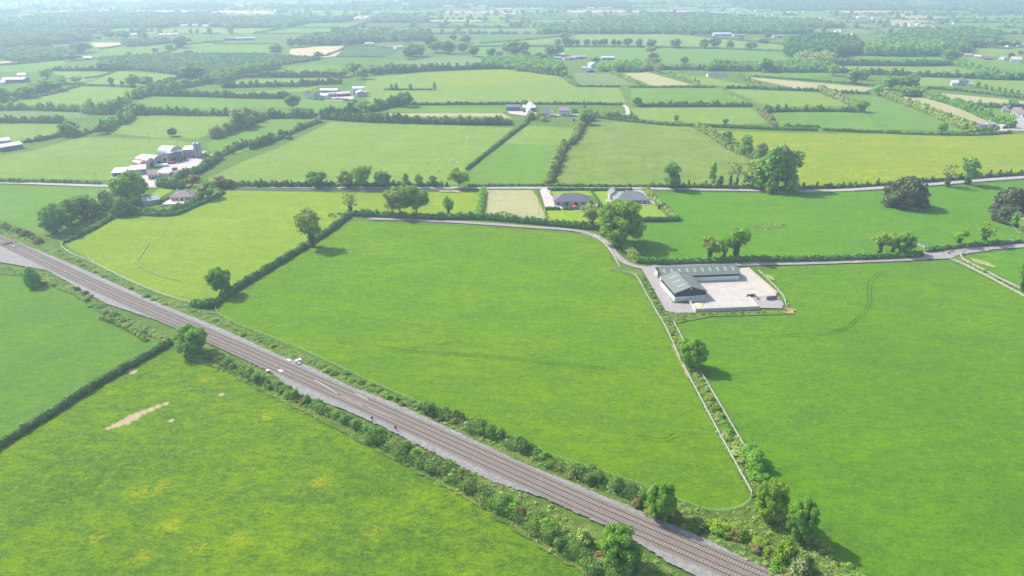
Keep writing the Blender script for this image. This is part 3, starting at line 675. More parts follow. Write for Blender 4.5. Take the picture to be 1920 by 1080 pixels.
# (x, y of foot, row of top, crown width in px, kind, leaves, label)
NEAR_TREES = [
 (1297,690,632,52,'full','green','round dense tree between the white fences below the farmyard'),
 (416,552,502,44,'round','green','leafy tree in the dark hedge at the lower left of the big field'),
 (584,462,394,54,'ivy','olive','open-crowned tree with ivy trunk halfway up the left hedge of the big field'),
 (658,401,360,28,'bare','olive','thin half-bare ivy-clad tree at the top corner of the big field'),
 (750,404,345,62,'spread','olive','wide spreading tree on the lane hedge, left of a darker one'),
 (781,403,348,44,'round','green','darker tree touching the wide spreading tree on the lane hedge'),
 (842,405,369,24,'ivy','green','small ivy-covered tree alone on the lane hedge left of the hay plot'),
 (1108,424,379,46,'spread','pale','pale willow left of the giant tree behind the dark roofed bungalow'),
 (1160,458,372,88,'full','bright','giant round tree at the bend of the lane casting a large shadow'),
 (1331,489,444,38,'ivy','olive','left one of three ivy trees behind the long green roofed shed'),
 (1356,487,446,26,'ivy','green','small middle one of three ivy trees behind the long green shed'),
 (1380,486,426,46,'ivy','green','tallest, right one of three ivy trees behind the long green shed'),
 (1649,475,436,32,'ivy','olive','pale narrow tree at the left of three on the lane hedge near the apron'),
 (1672,477,440,28,'ivy','green','middle one of three trees on the lane hedge near the apron'),
 (1686,476,436,50,'round','green','widest of three trees on the lane hedge near the apron'),
 (1795,461,427,30,'ivy','green','small ivy tree just right of the road apron on the far lane hedge'),
 (1843,457,420,38,'ivy','bright','small round-topped ivy tree at the right end of the far lane hedge'),
 (1692,386,330,74,'dome','beech','huge dark dome-shaped tree with branches to the grass in the right pasture'),
 (1895,400,352,66,'dome','beech','upper dark greyish tree at the right edge of the photograph'),
 (1884,416,385,42,'dome','beech','low dark bush beneath the greyish tree at the right edge'),
 (1906,424,400,30,'bush','green','fresh green bush in front of the dark trees at the right edge'),
 (1918,432,402,24,'bush','cream','yellowish bush at the far right edge above the lane'),
 (1774,350,309,34,'bare','pale','sparse pale tree left of a leafy one on the right road hedge'),
 (1812,346,298,40,'ivy','green','leafy open tree on the right road hedge behind the small conifers'),
 (1915,545,488,28,'ivy','green','tree cut by the right edge above the double white fence'),
 (1259,355,305,42,'tall','green','tall tree standing alone over the road right of the bungalows'),
 (1334,350,305,16,'tall','green','slim tree on the road hedge left of the tall clump'),
 (1350,350,328,14,'tall','dark','short dark tree beside the slim one on the road hedge'),
 (1369,348,303,20,'bare','pale','thin see-through tree on the road hedge, left of a twin'),
 (1381,350,303,16,'bare','pale','thin see-through tree on the road hedge, right of a twin'),
 (1410,352,296,44,'tall','olive','leftmost tree of the tall clump beside the buttercup field'),
 (1426,356,294,36,'tall','green','second tree of the tall clump beside the buttercup field'),
 (1446,358,276,42,'tall','green','highest tree in the middle of the tall clump beside the buttercup field'),
 (1458,352,270,36,'round','olive','pale topped tree at the back of the tall clump beside the buttercup field'),
 (1476,354,282,42,'tall','bright','rightmost bright green tree of the tall clump beside the buttercup field'),
 (1443,362,335,22,'bush','bright','low bright bush at the foot of the tall clump beside the road'),
 (1484,360,332,30,'bush','green','low wide bush at the right foot of the tall clump by the road'),
 (1397,292,253,26,'tall','green','upright tree where the diagonal hedge meets the tall clump'),
 (1363,268,246,20,'round','green','small tree halfway along the diagonal hedge right of the rough pasture'),
 (1425,298,268,20,'round','olive','small tree at the lower end of the diagonal hedge'),
 (592,352,319,36,'round','green','first large tree from the left on the left stretch of road hedge'),
 (649,352,321,32,'round','olive','second large tree from the left on the road hedge, close to a taller one'),
 (680,352,308,40,'spread','bright','tallest pale green tree on the left stretch of road hedge'),
 (719,352,319,32,'round','green','fourth large tree from the left on the road hedge'),
 (761,352,324,16,'tall','green','leftmost of three small trees on the road hedge above the two big trees'),
 (786,352,327,15,'ivy','green','middle of three small trees on the road hedge above the two big trees'),
 (813,352,329,17,'ivy','dark','rightmost of three small trees on the road hedge above the two big trees'),
 (861,352,315,40,'spread','bright','light green tree beside the road at the foot of the dark field hedge'),
 (246,375,322,64,'full','bright','big light green tree in front of the mill yard'),
 (262,368,338,36,'round','green','darker tree leaning against the big light one before the mill yard'),
 (200,391,357,32,'bush','cream','round bush with cream blossom standing alone left of the bungalow garden'),
 (108,436,381,54,'full','green','leftmost dense tree of the clump above the railway'),
 (135,420,372,42,'full','bright','light middle tree of the clump above the railway'),
 (160,408,364,48,'full','green','right tree of the clump above the railway'),
 (180,402,370,26,'bush','green','small outer tree at the right of the clump above the railway'),
 (234,402,370,44,'dome','dark','dark tree at the left corner of the brown roofed bungalow garden'),
 (252,386,366,24,'bush','bright','small vivid green bush left of the grey roofed garage'),
 (362,348,327,24,'round','brown','bronze-leaved tree on the road above the brown roofed bungalow'),
 (379,348,334,22,'round','green','small green tree on the road right of the bronze one'),
 (390,372,341,36,'round','olive','tree at the right corner of the brown roofed bungalow garden'),
 (412,352,330,24,'round','brown','left one of two bronze trees on the road beyond the bungalow garden'),
 (426,353,334,18,'round','brown','right one of two bronze trees on the road beyond the bungalow garden'),
 (134,254,227,34,'round','green','dark solitary tree in the hedge of the far left pasture'),
 (323,256,240,17,'round','dark','lone dark tree in the open pasture above the mill'),
 (190,251,232,18,'round','brown','bronze-leaved tree on the hedge above the mill pasture'),
 (362,662,610,60,'full','green','large bushy tree beside the railway at the corner of the buttercup pasture'),
 (61,537,500,32,'bush','green','bushy little tree alone on the grassy bank at the left edge'),
 (1236,975,903,52,'full','green','tall green bush on the bank between the railway and the big field'),
 (1440,976,900,60,'full','bright','light green tree at the bottom right corner of the big field'),
 (1497,1012,934,54,'full','green','light green tree right of the one at the corner of the big field'),
 (1497,1078,1036,46,'bush','cream','elder bush with cream flowers at the bottom right'),
 (1158,1066,990,78,'full','green','large green bush at the bottom of the near railway hedge'),
 (1095,1032,992,40,'bush','cream','elder with cream flowers on the near railway hedge'),
 (1170,1085,1045,40,'bush','cream','elder with cream flowers at the bottom edge below the large green bush'),
 (1470,1060,1010,44,'bush','bright','bright bush left of the bottom right elder'),
]
for x, y, tp, w, k, l, lb in NEAR_TREES: tree(x, y, tp, w, k, l, lb, name='shrub' if 'bush' in lb and 'bushy' not in lb or 'elder' in lb else 'tree', cat='shrub' if 'bush' in lb and 'bushy' not in lb or 'elder' in lb else 'tree')
# rows of trees farther off, each described by its place in its row (left to right)
ROWS = [
 ('the trees on the sloping hedge at the far left', 'round', 'green', [(8,190,165,24),(31,184,168,18),(52,184,161,26),(83,174,150,24),(104,171,149,28)]),
 ('the trees left of the conifer wood', 'round', 'green', [(90,148,129,24),(118,155,142,9),(142,155,142,20),(196,132,114,24),(217,132,116,18)]),
 ('the clump on the hedge in the middle left', 'round', 'green', [(210,161,143,10),(230,161,151,7),(254,163,140,26),(277,163,141,26)]),
 ('the trees round the young plantation at upper left', 'round', 'far', [(135,113,101,26),(154,99,78,36),(243,103,97,10),(291,100,90,11),(319,94,84,14),(340,89,66,32),(354,104,94,18),(362,145,120,40)]),
 ('the high clump below the distant tan fields at upper left', 'round', 'far', [(185,75,66,12),(208,73,57,22),(230,73,57,24),(260,82,71,18),(271,76,62,20)]),
 ('the pale copse on the hedge at left centre', 'tall', 'pale', [(431,216,202,16),(450,241,203,36),(466,236,202,26),(480,228,205,22)]),
 ('the two round trees near the white barns', 'round', 'green', [(550,205,176,30),(690,214,189,34)]),
 ('the pair of dark trees right of the white barns', 'round', 'dark', [(745,200,180,15),(762,200,170,30)]),
 ('the wooded hedge behind the white barns', 'round', 'green', [(515,144,132,20),(545,144,131,20),(573,144,129,16),(592,144,131,20),(620,144,129,30),(642,144,128,24),(665,141,116,28),(680,148,126,22),(702,139,120,22),(731,137,117,22),(750,136,119,20),(763,135,118,18)]),
 ('the clump beside the pink and dark fields', 'round', 'far', [(520,103,83,26),(545,88,71,16),(562,88,69,22),(598,109,97,18),(610,84,64,30),(630,84,68,20),(652,84,70,18),(677,82,66,16),(761,81,66,18)]),
 ('the dark grove right of the dark crop field', 'round', 'dark', [(765,111,92,22),(781,106,83,36),(806,88,64,26),(819,99,77,30),(840,101,77,24),(850,76,64,14),(872,81,66,20),(868,100,80,16),(887,106,84,20)]),
 ('the grove round the pale country house', 'round', 'dark', [(922,108,91,18),(950,100,80,18),(968,107,75,40),(985,112,92,18),(1010,110,98,14),(1033,106,86,22),(1046,104,84,20),(1020,118,100,20)]),
 ('the trees along the top hedge of the ridge field', 'round', 'far', [(1046,87,72,12),(1060,88,70,14),(1071,87,72,12),(1083,87,72,10),(1099,87,73,13),(1115,87,74,11),(1125,87,73,10),(1133,87,71,12),(1150,87,73,9),(1160,87,74,10),(1177,88,71,16),(1197,89,72,12),(1219,90,72,18),(1267,90,73,22),(1318,91,73,17),(1339,91,69,22),(1368,92,76,14),(1408,93,78,20)]),
 ('the belt of trees running down the ridge', 'round', 'pale', [(1058,75,60,24),(1218,100,86,18),(1224,112,96,20),(1228,124,108,18),(1235,137,118,16),(1224,132,116,16)]),
 ('the trees round the sheds above the grey meadow', 'round', 'green', [(975,132,116,26),(1005,126,112,18),(1033,138,121,24),(1048,142,117,24),(1057,145,131,14),(1115,118,106,18),(1170,130,112,18),(1180,134,118,16),(1160,134,118,16)]),
 ('the odd trees near the whitewashed farmhouse', 'round', 'green', [(982,198,186,13),(1018,226,216,14),(1096,205,196,6),(1098,233,206,26),(1101,226,204,20),(1193,199,180,18),(1075,211,202,14)]),
 ('the little trees in the big pale field', 'tall', 'green', [(734,169,158,8),(743,169,155,8),(770,169,157,9),(815,169,154,8)]),
 ('the small trees in the pastures right of the farmhouse', 'round', 'green', [(1268,228,215,9),(1360,233,221,12),(1362,260,246,16)]),
 ('the trees along the hedge below the ridge pasture', 'round', 'green', [(1283,120,106,14),(1338,129,112,14),(1350,129,109,28),(1388,131,117,14),(1433,135,106,22),(1562,142,121,18)]),
 ('the trees beyond the ridge near the long shed', 'round', 'far', [(1285,64,54,16),(1300,66,52,22),(1315,67,55,18),(1431,81,72,22),(1439,73,59,13),(1390,76,68,8)]),
 ('the broad trees around the tan strip at right', 'round', 'green', [(1605,158,129,28),(1620,150,130,18),(1667,168,141,28),(1690,165,140,24),(1708,165,139,28),(1648,179,160,26),(1700,180,163,36)]),
 ('the lone trees in the right hand fields', 'round', 'green', [(1614,210,186,24),(1765,251,229,16),(1793,197,182,17),(1898,196,187,14),(1780,116,90,28)]),
 ('the young trees along the drive of the grey mansion', 'conifer', 'green', [(1833,164,153,10),(1847,166,157,8),(1858,169,160,8),(1872,171,162,8),(1883,174,164,8),(1895,176,166,8),(1907,177,168,8)]),
 ('the trees at the top right beyond the white cottages', 'round', 'far', [(1830,89,73,26),(1868,90,72,32),(1900,88,74,22),(1912,104,95,10),(1895,108,98,10)]),
]
for ph, k, l, L in ROWS:
    L.sort()
    for i, (x, y, tp, w) in enumerate(L):
        tree(x, y, tp, w, k, l, '%s from left of %s' % (ordn(i), ph), ph)
# small dark conifers in a line behind the road wall
L = [1291, 1301, 1323] + [1345, 1376, 1401, 1420, 1454, 1480, 1506, 1531, 1556, 1580, 1603, 1625, 1645] + [1728, 1746, 1782, 1800, 1822, 1838, 1855, 1873, 1893, 1913]
def roadrow(x):
    pts = [(1290,353),(1450,355),(1560,355),(1650,350),(1750,343),(1850,335),(1920,330)]
    for (a, b), (c, d) in zip(pts[:-1], pts[1:]):
        if a <= x <= c: return b + (d - b) * (x - a) / (c - a)
    return 353
for i, x in enumerate(L):
    y = roadrow(x) - 1.5
    tree(x, y, y - random.Random(i).uniform(11, 16), 8, 'conifer', 'conif', '%s from left of the small conifers behind the road wall at right' % ordn(i), 'row of small conifers along the right half of the road', name='conifer', cat='conifer')
L = [484, 498, 520, 540, 548, 564, 575, 618, 690, 838]
for i, x in enumerate(L):
    tree(x, 351, 351 - random.Random(i + 50).uniform(10, 15), 9, 'conifer', 'conif', '%s from left of the small conifers on the left stretch of road' % ordn(i), 'row of small conifers along the left half of the road', name='conifer', cat='conifer')

# ------------------------------------------------------------------ hedges
hseed = [0]
def hedge_blobs(path, wd, ht, rng, rough, gap=0):
    d0 = math.hypot(path[len(path) // 2][0], path[len(path) // 2][1]); st = max(wd * .42, ht * .35, d0 / 420)
    C = []; R = []
    for x, y, a in walk(path, st, st * .3):
        if gap and rng.random() < gap: continue
        k = 1 + rough * (rng.random() ** 2 * 2.3 - .55); h = ht * k; w = wd / 2 * (1 + rough * rng.uniform(-.3, .4)); off = rng.uniform(-1, 1) * rough * wd * .3
        C.append((x - math.sin(a) * off, y + math.cos(a) * off, h * .42)); R.append((max(w, st * .75), max(w, st * .75), h * .6))
        if rough > .4 and rng.random() < .4:
            C.append((x + rng.uniform(-1, 1) * wd * .5, y + rng.uniform(-1, 1) * wd * .5, h * .8)); R.append((w * .6, w * .6, h * .4))
    return C, R, d0
def hedge(px, wd, ht, leaf, label, rough=.5, group=None, world=False, name='hedge', cat='hedge', gap=0, kind=None):
    hseed[0] += 1; rng = np.random.default_rng(hseed[0])
    path = px if world else wpts(px, 3) if len(px) > 2 else wpts(px)
    if math.hypot(*path[len(path) // 2]) > 480: wd *= .8; ht *= .85
    C, R, d0 = hedge_blobs(path, wd, ht, rng, rough, gap)
    if not C: return
    dd = np.hypot(np.array(C)[:, 0], np.array(C)[:, 1]); s = np.clip(dd / 560, .26, 3)
    v, f = foliage(C, R, s, 1.25 if rough > .2 else 1.5, hseed[0], fluff=.4 if rough < .2 else 1.2, core=.86)
    return link(name, qmesh(name, v, f), LF[leaf], label=label, cat=cat, group=group, kind=kind)
HEDGES = [
 # points, width m, height m, leaves, roughness, label
 ([(386,575),(405,570),(440,545),(480,520),(530,490),(575,462),(620,432),(655,405)], 2.6, 2.2, 'clipped', .25, 'dark hedge up the left side of the big central field'),
 ([(366,574),(380,576),(400,573)], 4, 3, 'dark', .3, 'dark bushy end of hedge beside the railway bank'),
 ([(660,404),(740,408),(800,411),(890,410),(930,413),(1000,419),(1060,425),(1110,430)], 3, 2.6, 'dark', .3, 'dark hedge along the far side of the lane above the big field'),
 ([(905,360),(903,380),(899,406)], 3.5, 2.4, 'green', .25, 'trimmed green hedge on the left side of the hay plot'),
 ([(1028,357),(1080,357),(1107,358)], 1.6, 1.8, 'clipped', .05, 'clipped garden hedge between the road and the dark roofed bungalow'),
 ([(1110,358),(1150,358),(1185,358)], 1.6, 1.8, 'clipped', .05, 'clipped garden hedge between the road and the grey roofed bungalow'),
 ([(1108,359),(1118,372),(1128,388)], .8, 1.1, 'clipped', .1, 'low hedge dividing the two bungalow gardens'),
 ([(1023,394),(1050,394)], 1.8, 1.9, 'clipped', .05, 'short clipped hedge left of the gap below the dark roofed bungalow'),
 ([(1057,394),(1088,394)], 1.8, 1.9, 'clipped', .05, 'short clipped hedge right of the gap below the dark roofed bungalow'),
 ([(1000,358),(1008,368),(1016,386),(1026,410)], .7, .9, 'olive', .2, 'low hedge along the drive right of the hay plot'),
 ([(1200,415),(1240,415),(1272,414)], 2.2, 2.4, 'clipped', .1, 'dark clipped hedge at the bottom of the grey roofed bungalow garden'),
 ([(1210,356),(1222,372),(1240,388),(1262,408),(1272,414)], 4, 2, 'pale', .4, 'pale scrubby hedge on the right side of the bungalow garden'),
 ([(1168,462),(1178,474),(1192,484)], 4, 2.6, 'olive', .4, 'rounded hedge at the inside of the lane bend by the giant tree'),
 ([(1195,493),(1240,496),(1300,494),(1400,491),(1450,490)], 2.6, 2.4, 'dark', .2, 'dark hedge behind the long green shed'),
 ([(1440,491),(1500,490),(1600,487),(1680,484),(1727,480)], 2.8, 2.5, 'dark', .15, 'dark trimmed hedge along the lane right of the shed'),
 ([(1737,473),(1800,465),(1850,461),(1880,459),(1920,455),(2050,446)], 2.4, 2.0, 'dark', .25, 'dark hedge along the lane beyond the road apron'),
 ([(0,838),(60,800),(120,762),(180,724),(240,690),(290,662),(318,645)], 2.2, 1.9, 'dark', .22, 'straight dark hedge dividing the two pastures at lower left'),
 ([(-400,1080),(-200,950),(0,838)], 2.2, 1.9, 'dark', .22, 'straight dark hedge running out of the left edge'),
 ([(190,598),(215,606),(240,618),(275,640)], 1.6, 1.3, 'olive', .3, 'low scrub line on the bank above the blue-green pasture'),
 ([(122,455),(150,443),(185,425),(215,408),(240,402),(290,405),(330,403),(365,388),(395,376),(420,362)], 2, 1.6, 'clipped', .2, 'dark hedge curving round the bungalow garden and the left field'),
 ([(262,400),(285,402),(320,398),(350,388),(378,376)], 3.2, 2.4, 'green', .4, 'lush garden hedge below the brown roofed bungalow'),
 ([(300,350),(322,352),(348,352)], 5, 5, 'dark', .2, 'tall clipped evergreen hedge beside the mill entrance'),
 ([(320,372),(308,378),(296,384)], 1.6, 1.8, 'clipped', .1, 'short garden hedge left of the brown roofed bungalow'),
 ([(-200,322),(0,341),(60,342),(130,344),(190,346)], 2.6, 2.0, 'hedge', .4, 'roadside hedge at the far left of the road'),
 ([(370,292),(400,298),(430,285),(470,270),(520,262),(560,243),(600,229)], 4, 3.5, 'olive', .5, 'bushy diagonal hedge running up from the mill'),
 ([(325,345),(345,335),(375,322),(400,305),(410,298)], 6, 4.5, 'dark', .35, 'tall dark hedge screening the mill yard'),
 ([(400,350),(470,350),(560,350),(650,350),(760,350),(830,350)], 2.4, 2.2, 'dark', .5, 'dark hedge along the left stretch of road under the big trees'),
 ([(880,351),(950,350),(1020,350),(1100,351),(1210,351)], 2, 1.5, 'hedge', .25, 'low hedge behind the road opposite the bungalows'),
 ([(1210,351),(1300,352),(1400,354),(1500,355),(1600,351)], 2.2, 1.9, 'hedge', .4, 'hedge behind the road between the bungalows and the tall clump'),
 ([(1600,352),(1700,344),(1800,336),(1920,327),(2100,315)], 2.2, 2.0, 'hedge', .35, 'hedge behind the road at the right edge'),
 ([(990,230),(960,252),(920,283),(875,318)], 2.6, 2.3, 'clipped', .2, 'straight clipped hedge between the two middle pastures'),
 ([(1108,218),(1090,240),(1078,262),(1070,272)], 4.5, 4, 'olive', .5, 'upper part of the bushy hedge left of the rough pasture'),
 ([(1058,272),(1050,290),(1040,315),(1026,345)], 4, 3.5, 'olive', .6, 'bushy lower part of the bushy hedge left of the rough pasture'),
 ([(1305,240),(1330,255),(1355,272),(1385,288),(1425,300)], 4.5, 4, 'olive', .6, 'bushy diagonal hedge right of the rough pasture'),
 ([(1110,220),(1180,228),(1250,235),(1300,237),(1315,238)], 2.4, 2.2, 'hedge', .4, 'hedge along the top of the rough pasture'),
 ([(1315,237),(1400,241),(1480,244),(1528,245)], 4.5, 3.0, 'dark', .1, 'thick clipped dark hedge above the buttercup field'),
 ([(1470,239),(1500,238),(1535,240)], 3, 2.5, 'dark', .4, 'short hedge just above the thick clipped one'),
 ([(1543,245),(1600,247),(1650,249),(1700,252),(1800,254),(1850,253),(1895,250)], 3, 2.4, 'dark', .25, 'dark hedge along the top of the buttercup field at right'),
 ([(1440,205),(1430,212),(1445,228),(1452,238)], 4.5, 3.5, 'brown', .5, 'short bronze hedge between two green fields right of centre'),
 ([(1200,200),(1230,200),(1300,200),(1370,200),(1408,201)], 4.5, 4, 'dark', .45, 'hedge of dark bushes below the bright green field right of centre'),
 ([(1430,212),(1460,210),(1520,209),(1580,210),(1620,211)], 4, 4, 'dark', .5, 'dark hedge on top of the green field with the worn corner'),
 ([(1345,166),(1370,180),(1400,195),(1420,205)], 2, 1.5, 'olive', .3, 'thin hedge between two fields right of the hay field'),
 ([(1180,164),(1230,164),(1300,164),(1350,165)], 2.4, 2, 'dark', .3, 'hedge below the tan field right of centre'),
 ([(1360,166),(1400,166),(1440,168),(1520,171),(1570,174),(1630,177)], 3.5, 3, 'dark', .4, 'hedge below the long tan field'),
 ([(1250,140),(1290,152),(1310,162)], 4, 4, 'olive', .6, 'bushy hedge between the tan field and the white bungalow'),
 ([(1385,146),(1410,155),(1425,165)], 4, 4, 'olive', .5, 'bushy hedge from the white bungalow down to the right'),
 ([(1535,170),(1560,182),(1590,195),(1610,205)], 6, 5, 'pale', .5, 'pale thick diagonal hedge ending at a dark tree'),
 ([(1648,178),(1680,190),(1720,205),(1760,222),(1800,240),(1830,247)], 6.5, 5, 'olive', .5, 'long pale diagonal hedge, lower of a pair at right'),
 ([(1715,178),(1760,190),(1800,203),(1840,220),(1880,238),(1900,240)], 6.5, 5.5, 'green', .5, 'long bushy diagonal hedge, upper of a pair at right'),
 ([(1812,200),(1850,202),(1880,203),(1920,203)], 5, 4.5, 'dark', .4, 'dark hedge left of the row of white cottages'),
 ([(1740,166),(1800,171),(1850,177),(1900,183),(2000,192)], 3, 2.6, 'dark', .3, 'clipped road hedge below the grey mansion'),
 ([(1410,143),(1500,150),(1590,157),(1640,162)], 2, 1.6, 'dark', .2, 'thin dark hedge above the long tan field'),
 ([(1180,128),(1240,131),(1300,131),(1360,133),(1420,134)], 6, 5.5, 'dark', .5, 'wooded hedge below the ridge pastures'),
 ([(1430,136),(1480,136),(1540,136),(1580,137)], 6, 6, 'dark', .5, 'wooded hedge right of the broad tree below the ridge'),
 ([(1520,123),(1600,123),(1680,124),(1750,124),(1780,122)], 8, 8, 'dark', .3, 'tall solid belt of dark trees at upper right'),
 ([(1580,137),(1650,140),(1720,143),(1800,146),(1870,150),(1920,150)], 6, 6, 'dark', .5, 'bushy belt above the field with the grey mansion'),
 ([(1790,122),(1830,134),(1860,142),(1910,150)], 7, 6, 'green', .5, 'pale hedge running down right from the dark belt of trees'),
 ([(850,88),(950,88),(1040,88),(1210,89),(1300,91),(1400,94),(1475,98)], 2.4, 2.2, 'dark', .2, 'long thin hedge along the foot of the ridge field'),
 ([(900,82),(970,77),(1060,68)], 2.4, 2.2, 'dark', .2, 'thin hedge above the left ridge field'),
 ([(1080,62),(1210,58),(1330,70),(1400,78),(1470,84)], 3, 3, 'dark', .3, 'thin hedge over the crest of the ridge field'),
 ([(690,137),(740,137),(800,133),(860,131),(910,129),(970,129)], 7, 7, 'dark', .4, 'tall wooded hedge above the big pale field'),
 ([(975,131),(1010,138),(1060,143)], 6, 6, 'dark', .5, 'bushy hedge right above the yellow patch of the big pale field'),
 ([(1060,150),(1072,158),(1083,163)], 5, 4, 'olive', .4, 'short hedge at the right corner of the big pale field'),
 ([(1083,163),(1120,163),(1160,163)], 2, 1.8, 'dark', .3, 'thin hedge below the grey meadow'),
 ([(1145,137),(1170,146),(1195,158)], 4, 3.5, 'olive', .4, 'hedge between the grey meadow and the tan field'),
 ([(720,196),(800,197),(860,196),(960,196),(1000,196),(1080,196),(1168,197)], 3, 2.6, 'dark', .3, 'long dark hedge below the big pale field'),
 ([(722,169),(760,169),(812,169)], 2.4, 1.8, 'dark', .2, 'short low hedge standing in the big pale field'),
 ([(600,222),(680,228),(760,231),(860,233),(960,234)], 6, 5.5, 'dark', .45, 'thick wooded hedge left of the centre farm'),
 ([(1020,228),(1000,222),(985,228)], 5, 4.5, 'olive', .5, 'clump of hedge bushes below the centre farm'),
 ([(1115,216),(1130,220),(1180,222),(1192,224)], 4, 3.5, 'olive', .5, 'bushy hedge right of the whitewashed farmhouse'),
 ([(600,222),(660,212),(700,208),(735,200),(750,198)], 7, 6, 'dark', .5, 'wooded hedge rising right towards the pair of dark trees'),
 ([(505,222),(540,221),(600,221)], 6, 5, 'dark', .5, 'hedge of dark bushes below the round pasture tree'),
 ([(545,262),(520,258),(500,270),(470,280)], 4, 3.5, 'dark', .6, 'short bushy hedge standing free in the left pastures'),
 ([(400,260),(430,250),(450,240),(490,225),(520,218)], 7, 6, 'olive', .5, 'wooded diagonal hedge below the pale copse'),
 ([(240,216),(300,214),(360,216),(430,216)], 5, 5, 'green', .6, 'ragged hedge below the bright green field at left'),
 ([(0,206),(60,206),(130,209),(160,210)], 5, 5, 'green', .6, 'ragged hedge at the far left below the pale field'),
 ([(-100,230),(0,230),(60,230),(118,231)], 5.5, 5, 'dark', .4, 'thick dark hedge above the far left pasture'),
 ([(160,212),(185,214),(215,212),(235,205),(240,195)], 8, 8, 'green', .6, 'wooded corner between the far left fields'),
 ([(200,246),(215,236),(240,228),(245,215)], 7, 6, 'green', .6, 'wooded hedge dropping to the mill pasture'),
 ([(110,255),(140,256),(170,248),(200,245)], 4, 3, 'olive', .5, 'hedge under the dark solitary tree at far left'),
 ([(45,268),(80,263),(110,256)], 3, 2.4, 'hedge', .5, 'hedge right of the long sheds at the left edge'),
 ([(160,147),(190,143),(222,132)], 1.8, 1.6, 'dark', .1, 'thin straight hedge in the small fields at left'),
 ([(118,157),(150,160),(200,161),(240,163),(290,167)], 2, 1.6, 'dark', .2, 'thin hedge below the small fields at left'),
 ([(0,192),(60,184),(100,176),(148,162)], 2.5, 2, 'dark', .3, 'hedge beneath the row of sloping trees at far left'),
 ([(250,186),(290,176),(320,170),(370,160),(420,152)], 8, 7, 'green', .5, 'wooded hedge curving up from the bright green field'),
 ([(290,180),(380,181),(450,184),(545,185)], 5.5, 5.5, 'dark', .4, 'dense hedge above the bright green field at left'),
 ([(420,165),(480,163),(560,162),(600,158),(640,157)], 5.5, 5, 'dark', .5, 'hedge in front of the wooded strip left of the white barns'),
 ([(400,155),(440,146),(500,145),(560,145),(640,145)], 6, 6, 'dark', .4, 'dark hedge under the trees behind the white barns'),
 ([(98,133),(150,133),(200,132),(260,132),(330,140)], 5, 5, 'dark', .4, 'hedge along the bottom of the young plantation'),
 ([(285,166),(320,152),(345,145),(380,143)], 4, 4, 'dark', .4, 'short hedge right of the clump of trees at middle left'),
 ([(630,107),(660,107),(720,108)], 2, 1.8, 'dark', .2, 'thin hedge below the dark crop field'),
 ([(610,105),(640,94),(653,87),(700,88),(760,92)], 2, 1.8, 'dark', .1, 'thin hedge over the dark crop field'),
 ([(300,104),(330,92),(350,84),(420,78)], 2.4, 2.2, 'dark', .3, 'thin hedge right of the tall clump at upper left'),
 ([(190,92),(230,86),(252,81)], 2, 1.8, 'dark', .2, 'thin hedge below the tan strip at upper left'),
 ([(0,123),(60,118),(120,112)], 2.6, 2.4, 'dark', .3, 'hedge above the flat field at the left edge'),
 ([(400,83),(460,83),(520,83)], 2, 1.6, 'dark', .1, 'thin line of hedge in the wide pale field at upper left'),
 ([(665,190),(650,203),(640,212)], 2.4, 2.2, 'olive', .3, 'thin hedge below the white barns'),
 ([(590,187),(640,188),(670,191)], 2, 1.8, 'dark', .3, 'low hedge in front of the white barns farm'),
 ([(1812,250),(1840,247),(1870,246)], 4, 3, 'olive', .5, 'scrub in front of the sheds near the right hand junction'),
 ([(1400,857),(1412,880),(1425,900)], 3, 2.6, 'green', .5, 'green bushes at the lower end of the double white fence'),
 ([(-420,300),(-300,290),(-150,284),(-20,282)], 4, 3.5, 'hedge', .5, 'hedge running out of the left edge above the road'),
 ([(1960,330),(2060,380),(2140,440)], 4, 3.5, 'hedge', .5, 'hedge beyond the right edge by the dark trees'),
 ([(1960,250),(2100,252),(2300,256)], 3, 2.6, 'dark', .4, 'hedge continuing beyond the right edge'),
]
for px, wd, ht, lf, rg, lb in HEDGES: hedge(px, wd, ht, lf, lb, rg)

hedge([(700,824),(740,844),(800,872),(850,898),(900,927),(960,965),(1020,999),(1080,1038),(1130,1070),(1200,1114),(1300,1180)], 4.4, 1.8, 'hedge', 'thick mixed hedge along the near side of the railway', .7)
hedge([(395,670),(480,714),(540,740),(600,770),(690,812)], 2.4, 1.3, 'hedge', 'low thin hedge along the near side of the railway', .8)
hedge([(800,772),(860,794),(920,818),(980,844),(1040,874),(1090,895),(1150,916),(1210,940)], 3.4, 1.6, 'hedge', 'mixed scrub hedge between the railway and the big field', .8)
# shrubs along the railway and the fenced strip, one object each
def shrub_row(px, n, wr, hr, leaves, phrase, seed, side=1.2, start=0):
    path = wpts(px, 4); L = sum(math.hypot(b[0] - a[0], b[1] - a[1]) for a, b in zip(path[:-1], path[1:])); rng = random.Random(seed)
    for i, (x, y, a) in enumerate(walk(path, L / n, L / n * .5)):
        lf = leaves[i % len(leaves)] if rng.random() < .7 else rng.choice(leaves)
        nm = {'cream': 'cream flowering', 'brown': 'bronze tinted', 'green': 'green', 'bright': 'bright green', 'dark': 'dark green', 'olive': 'olive green', 'hedge': 'green', 'pale': 'pale'}[lf]
        tree(x + rng.uniform(-side, side), y + rng.uniform(-side, side) * .6, 0, 0, 'bush', lf, '%s shrub, %s from far end of %s' % (nm, ordn(i + start), phrase), phrase, 'shrub', 'shrub', True, rng.uniform(*hr), rng.uniform(*wr))
shrub_row([(395,668),(430,685),(480,712),(540,738),(600,768),(650,792),(690,808)], 22, (2.2, 4.2), (1.4, 3.0), ['brown','hedge','green','dark'], 'upper near railway hedge', 3)
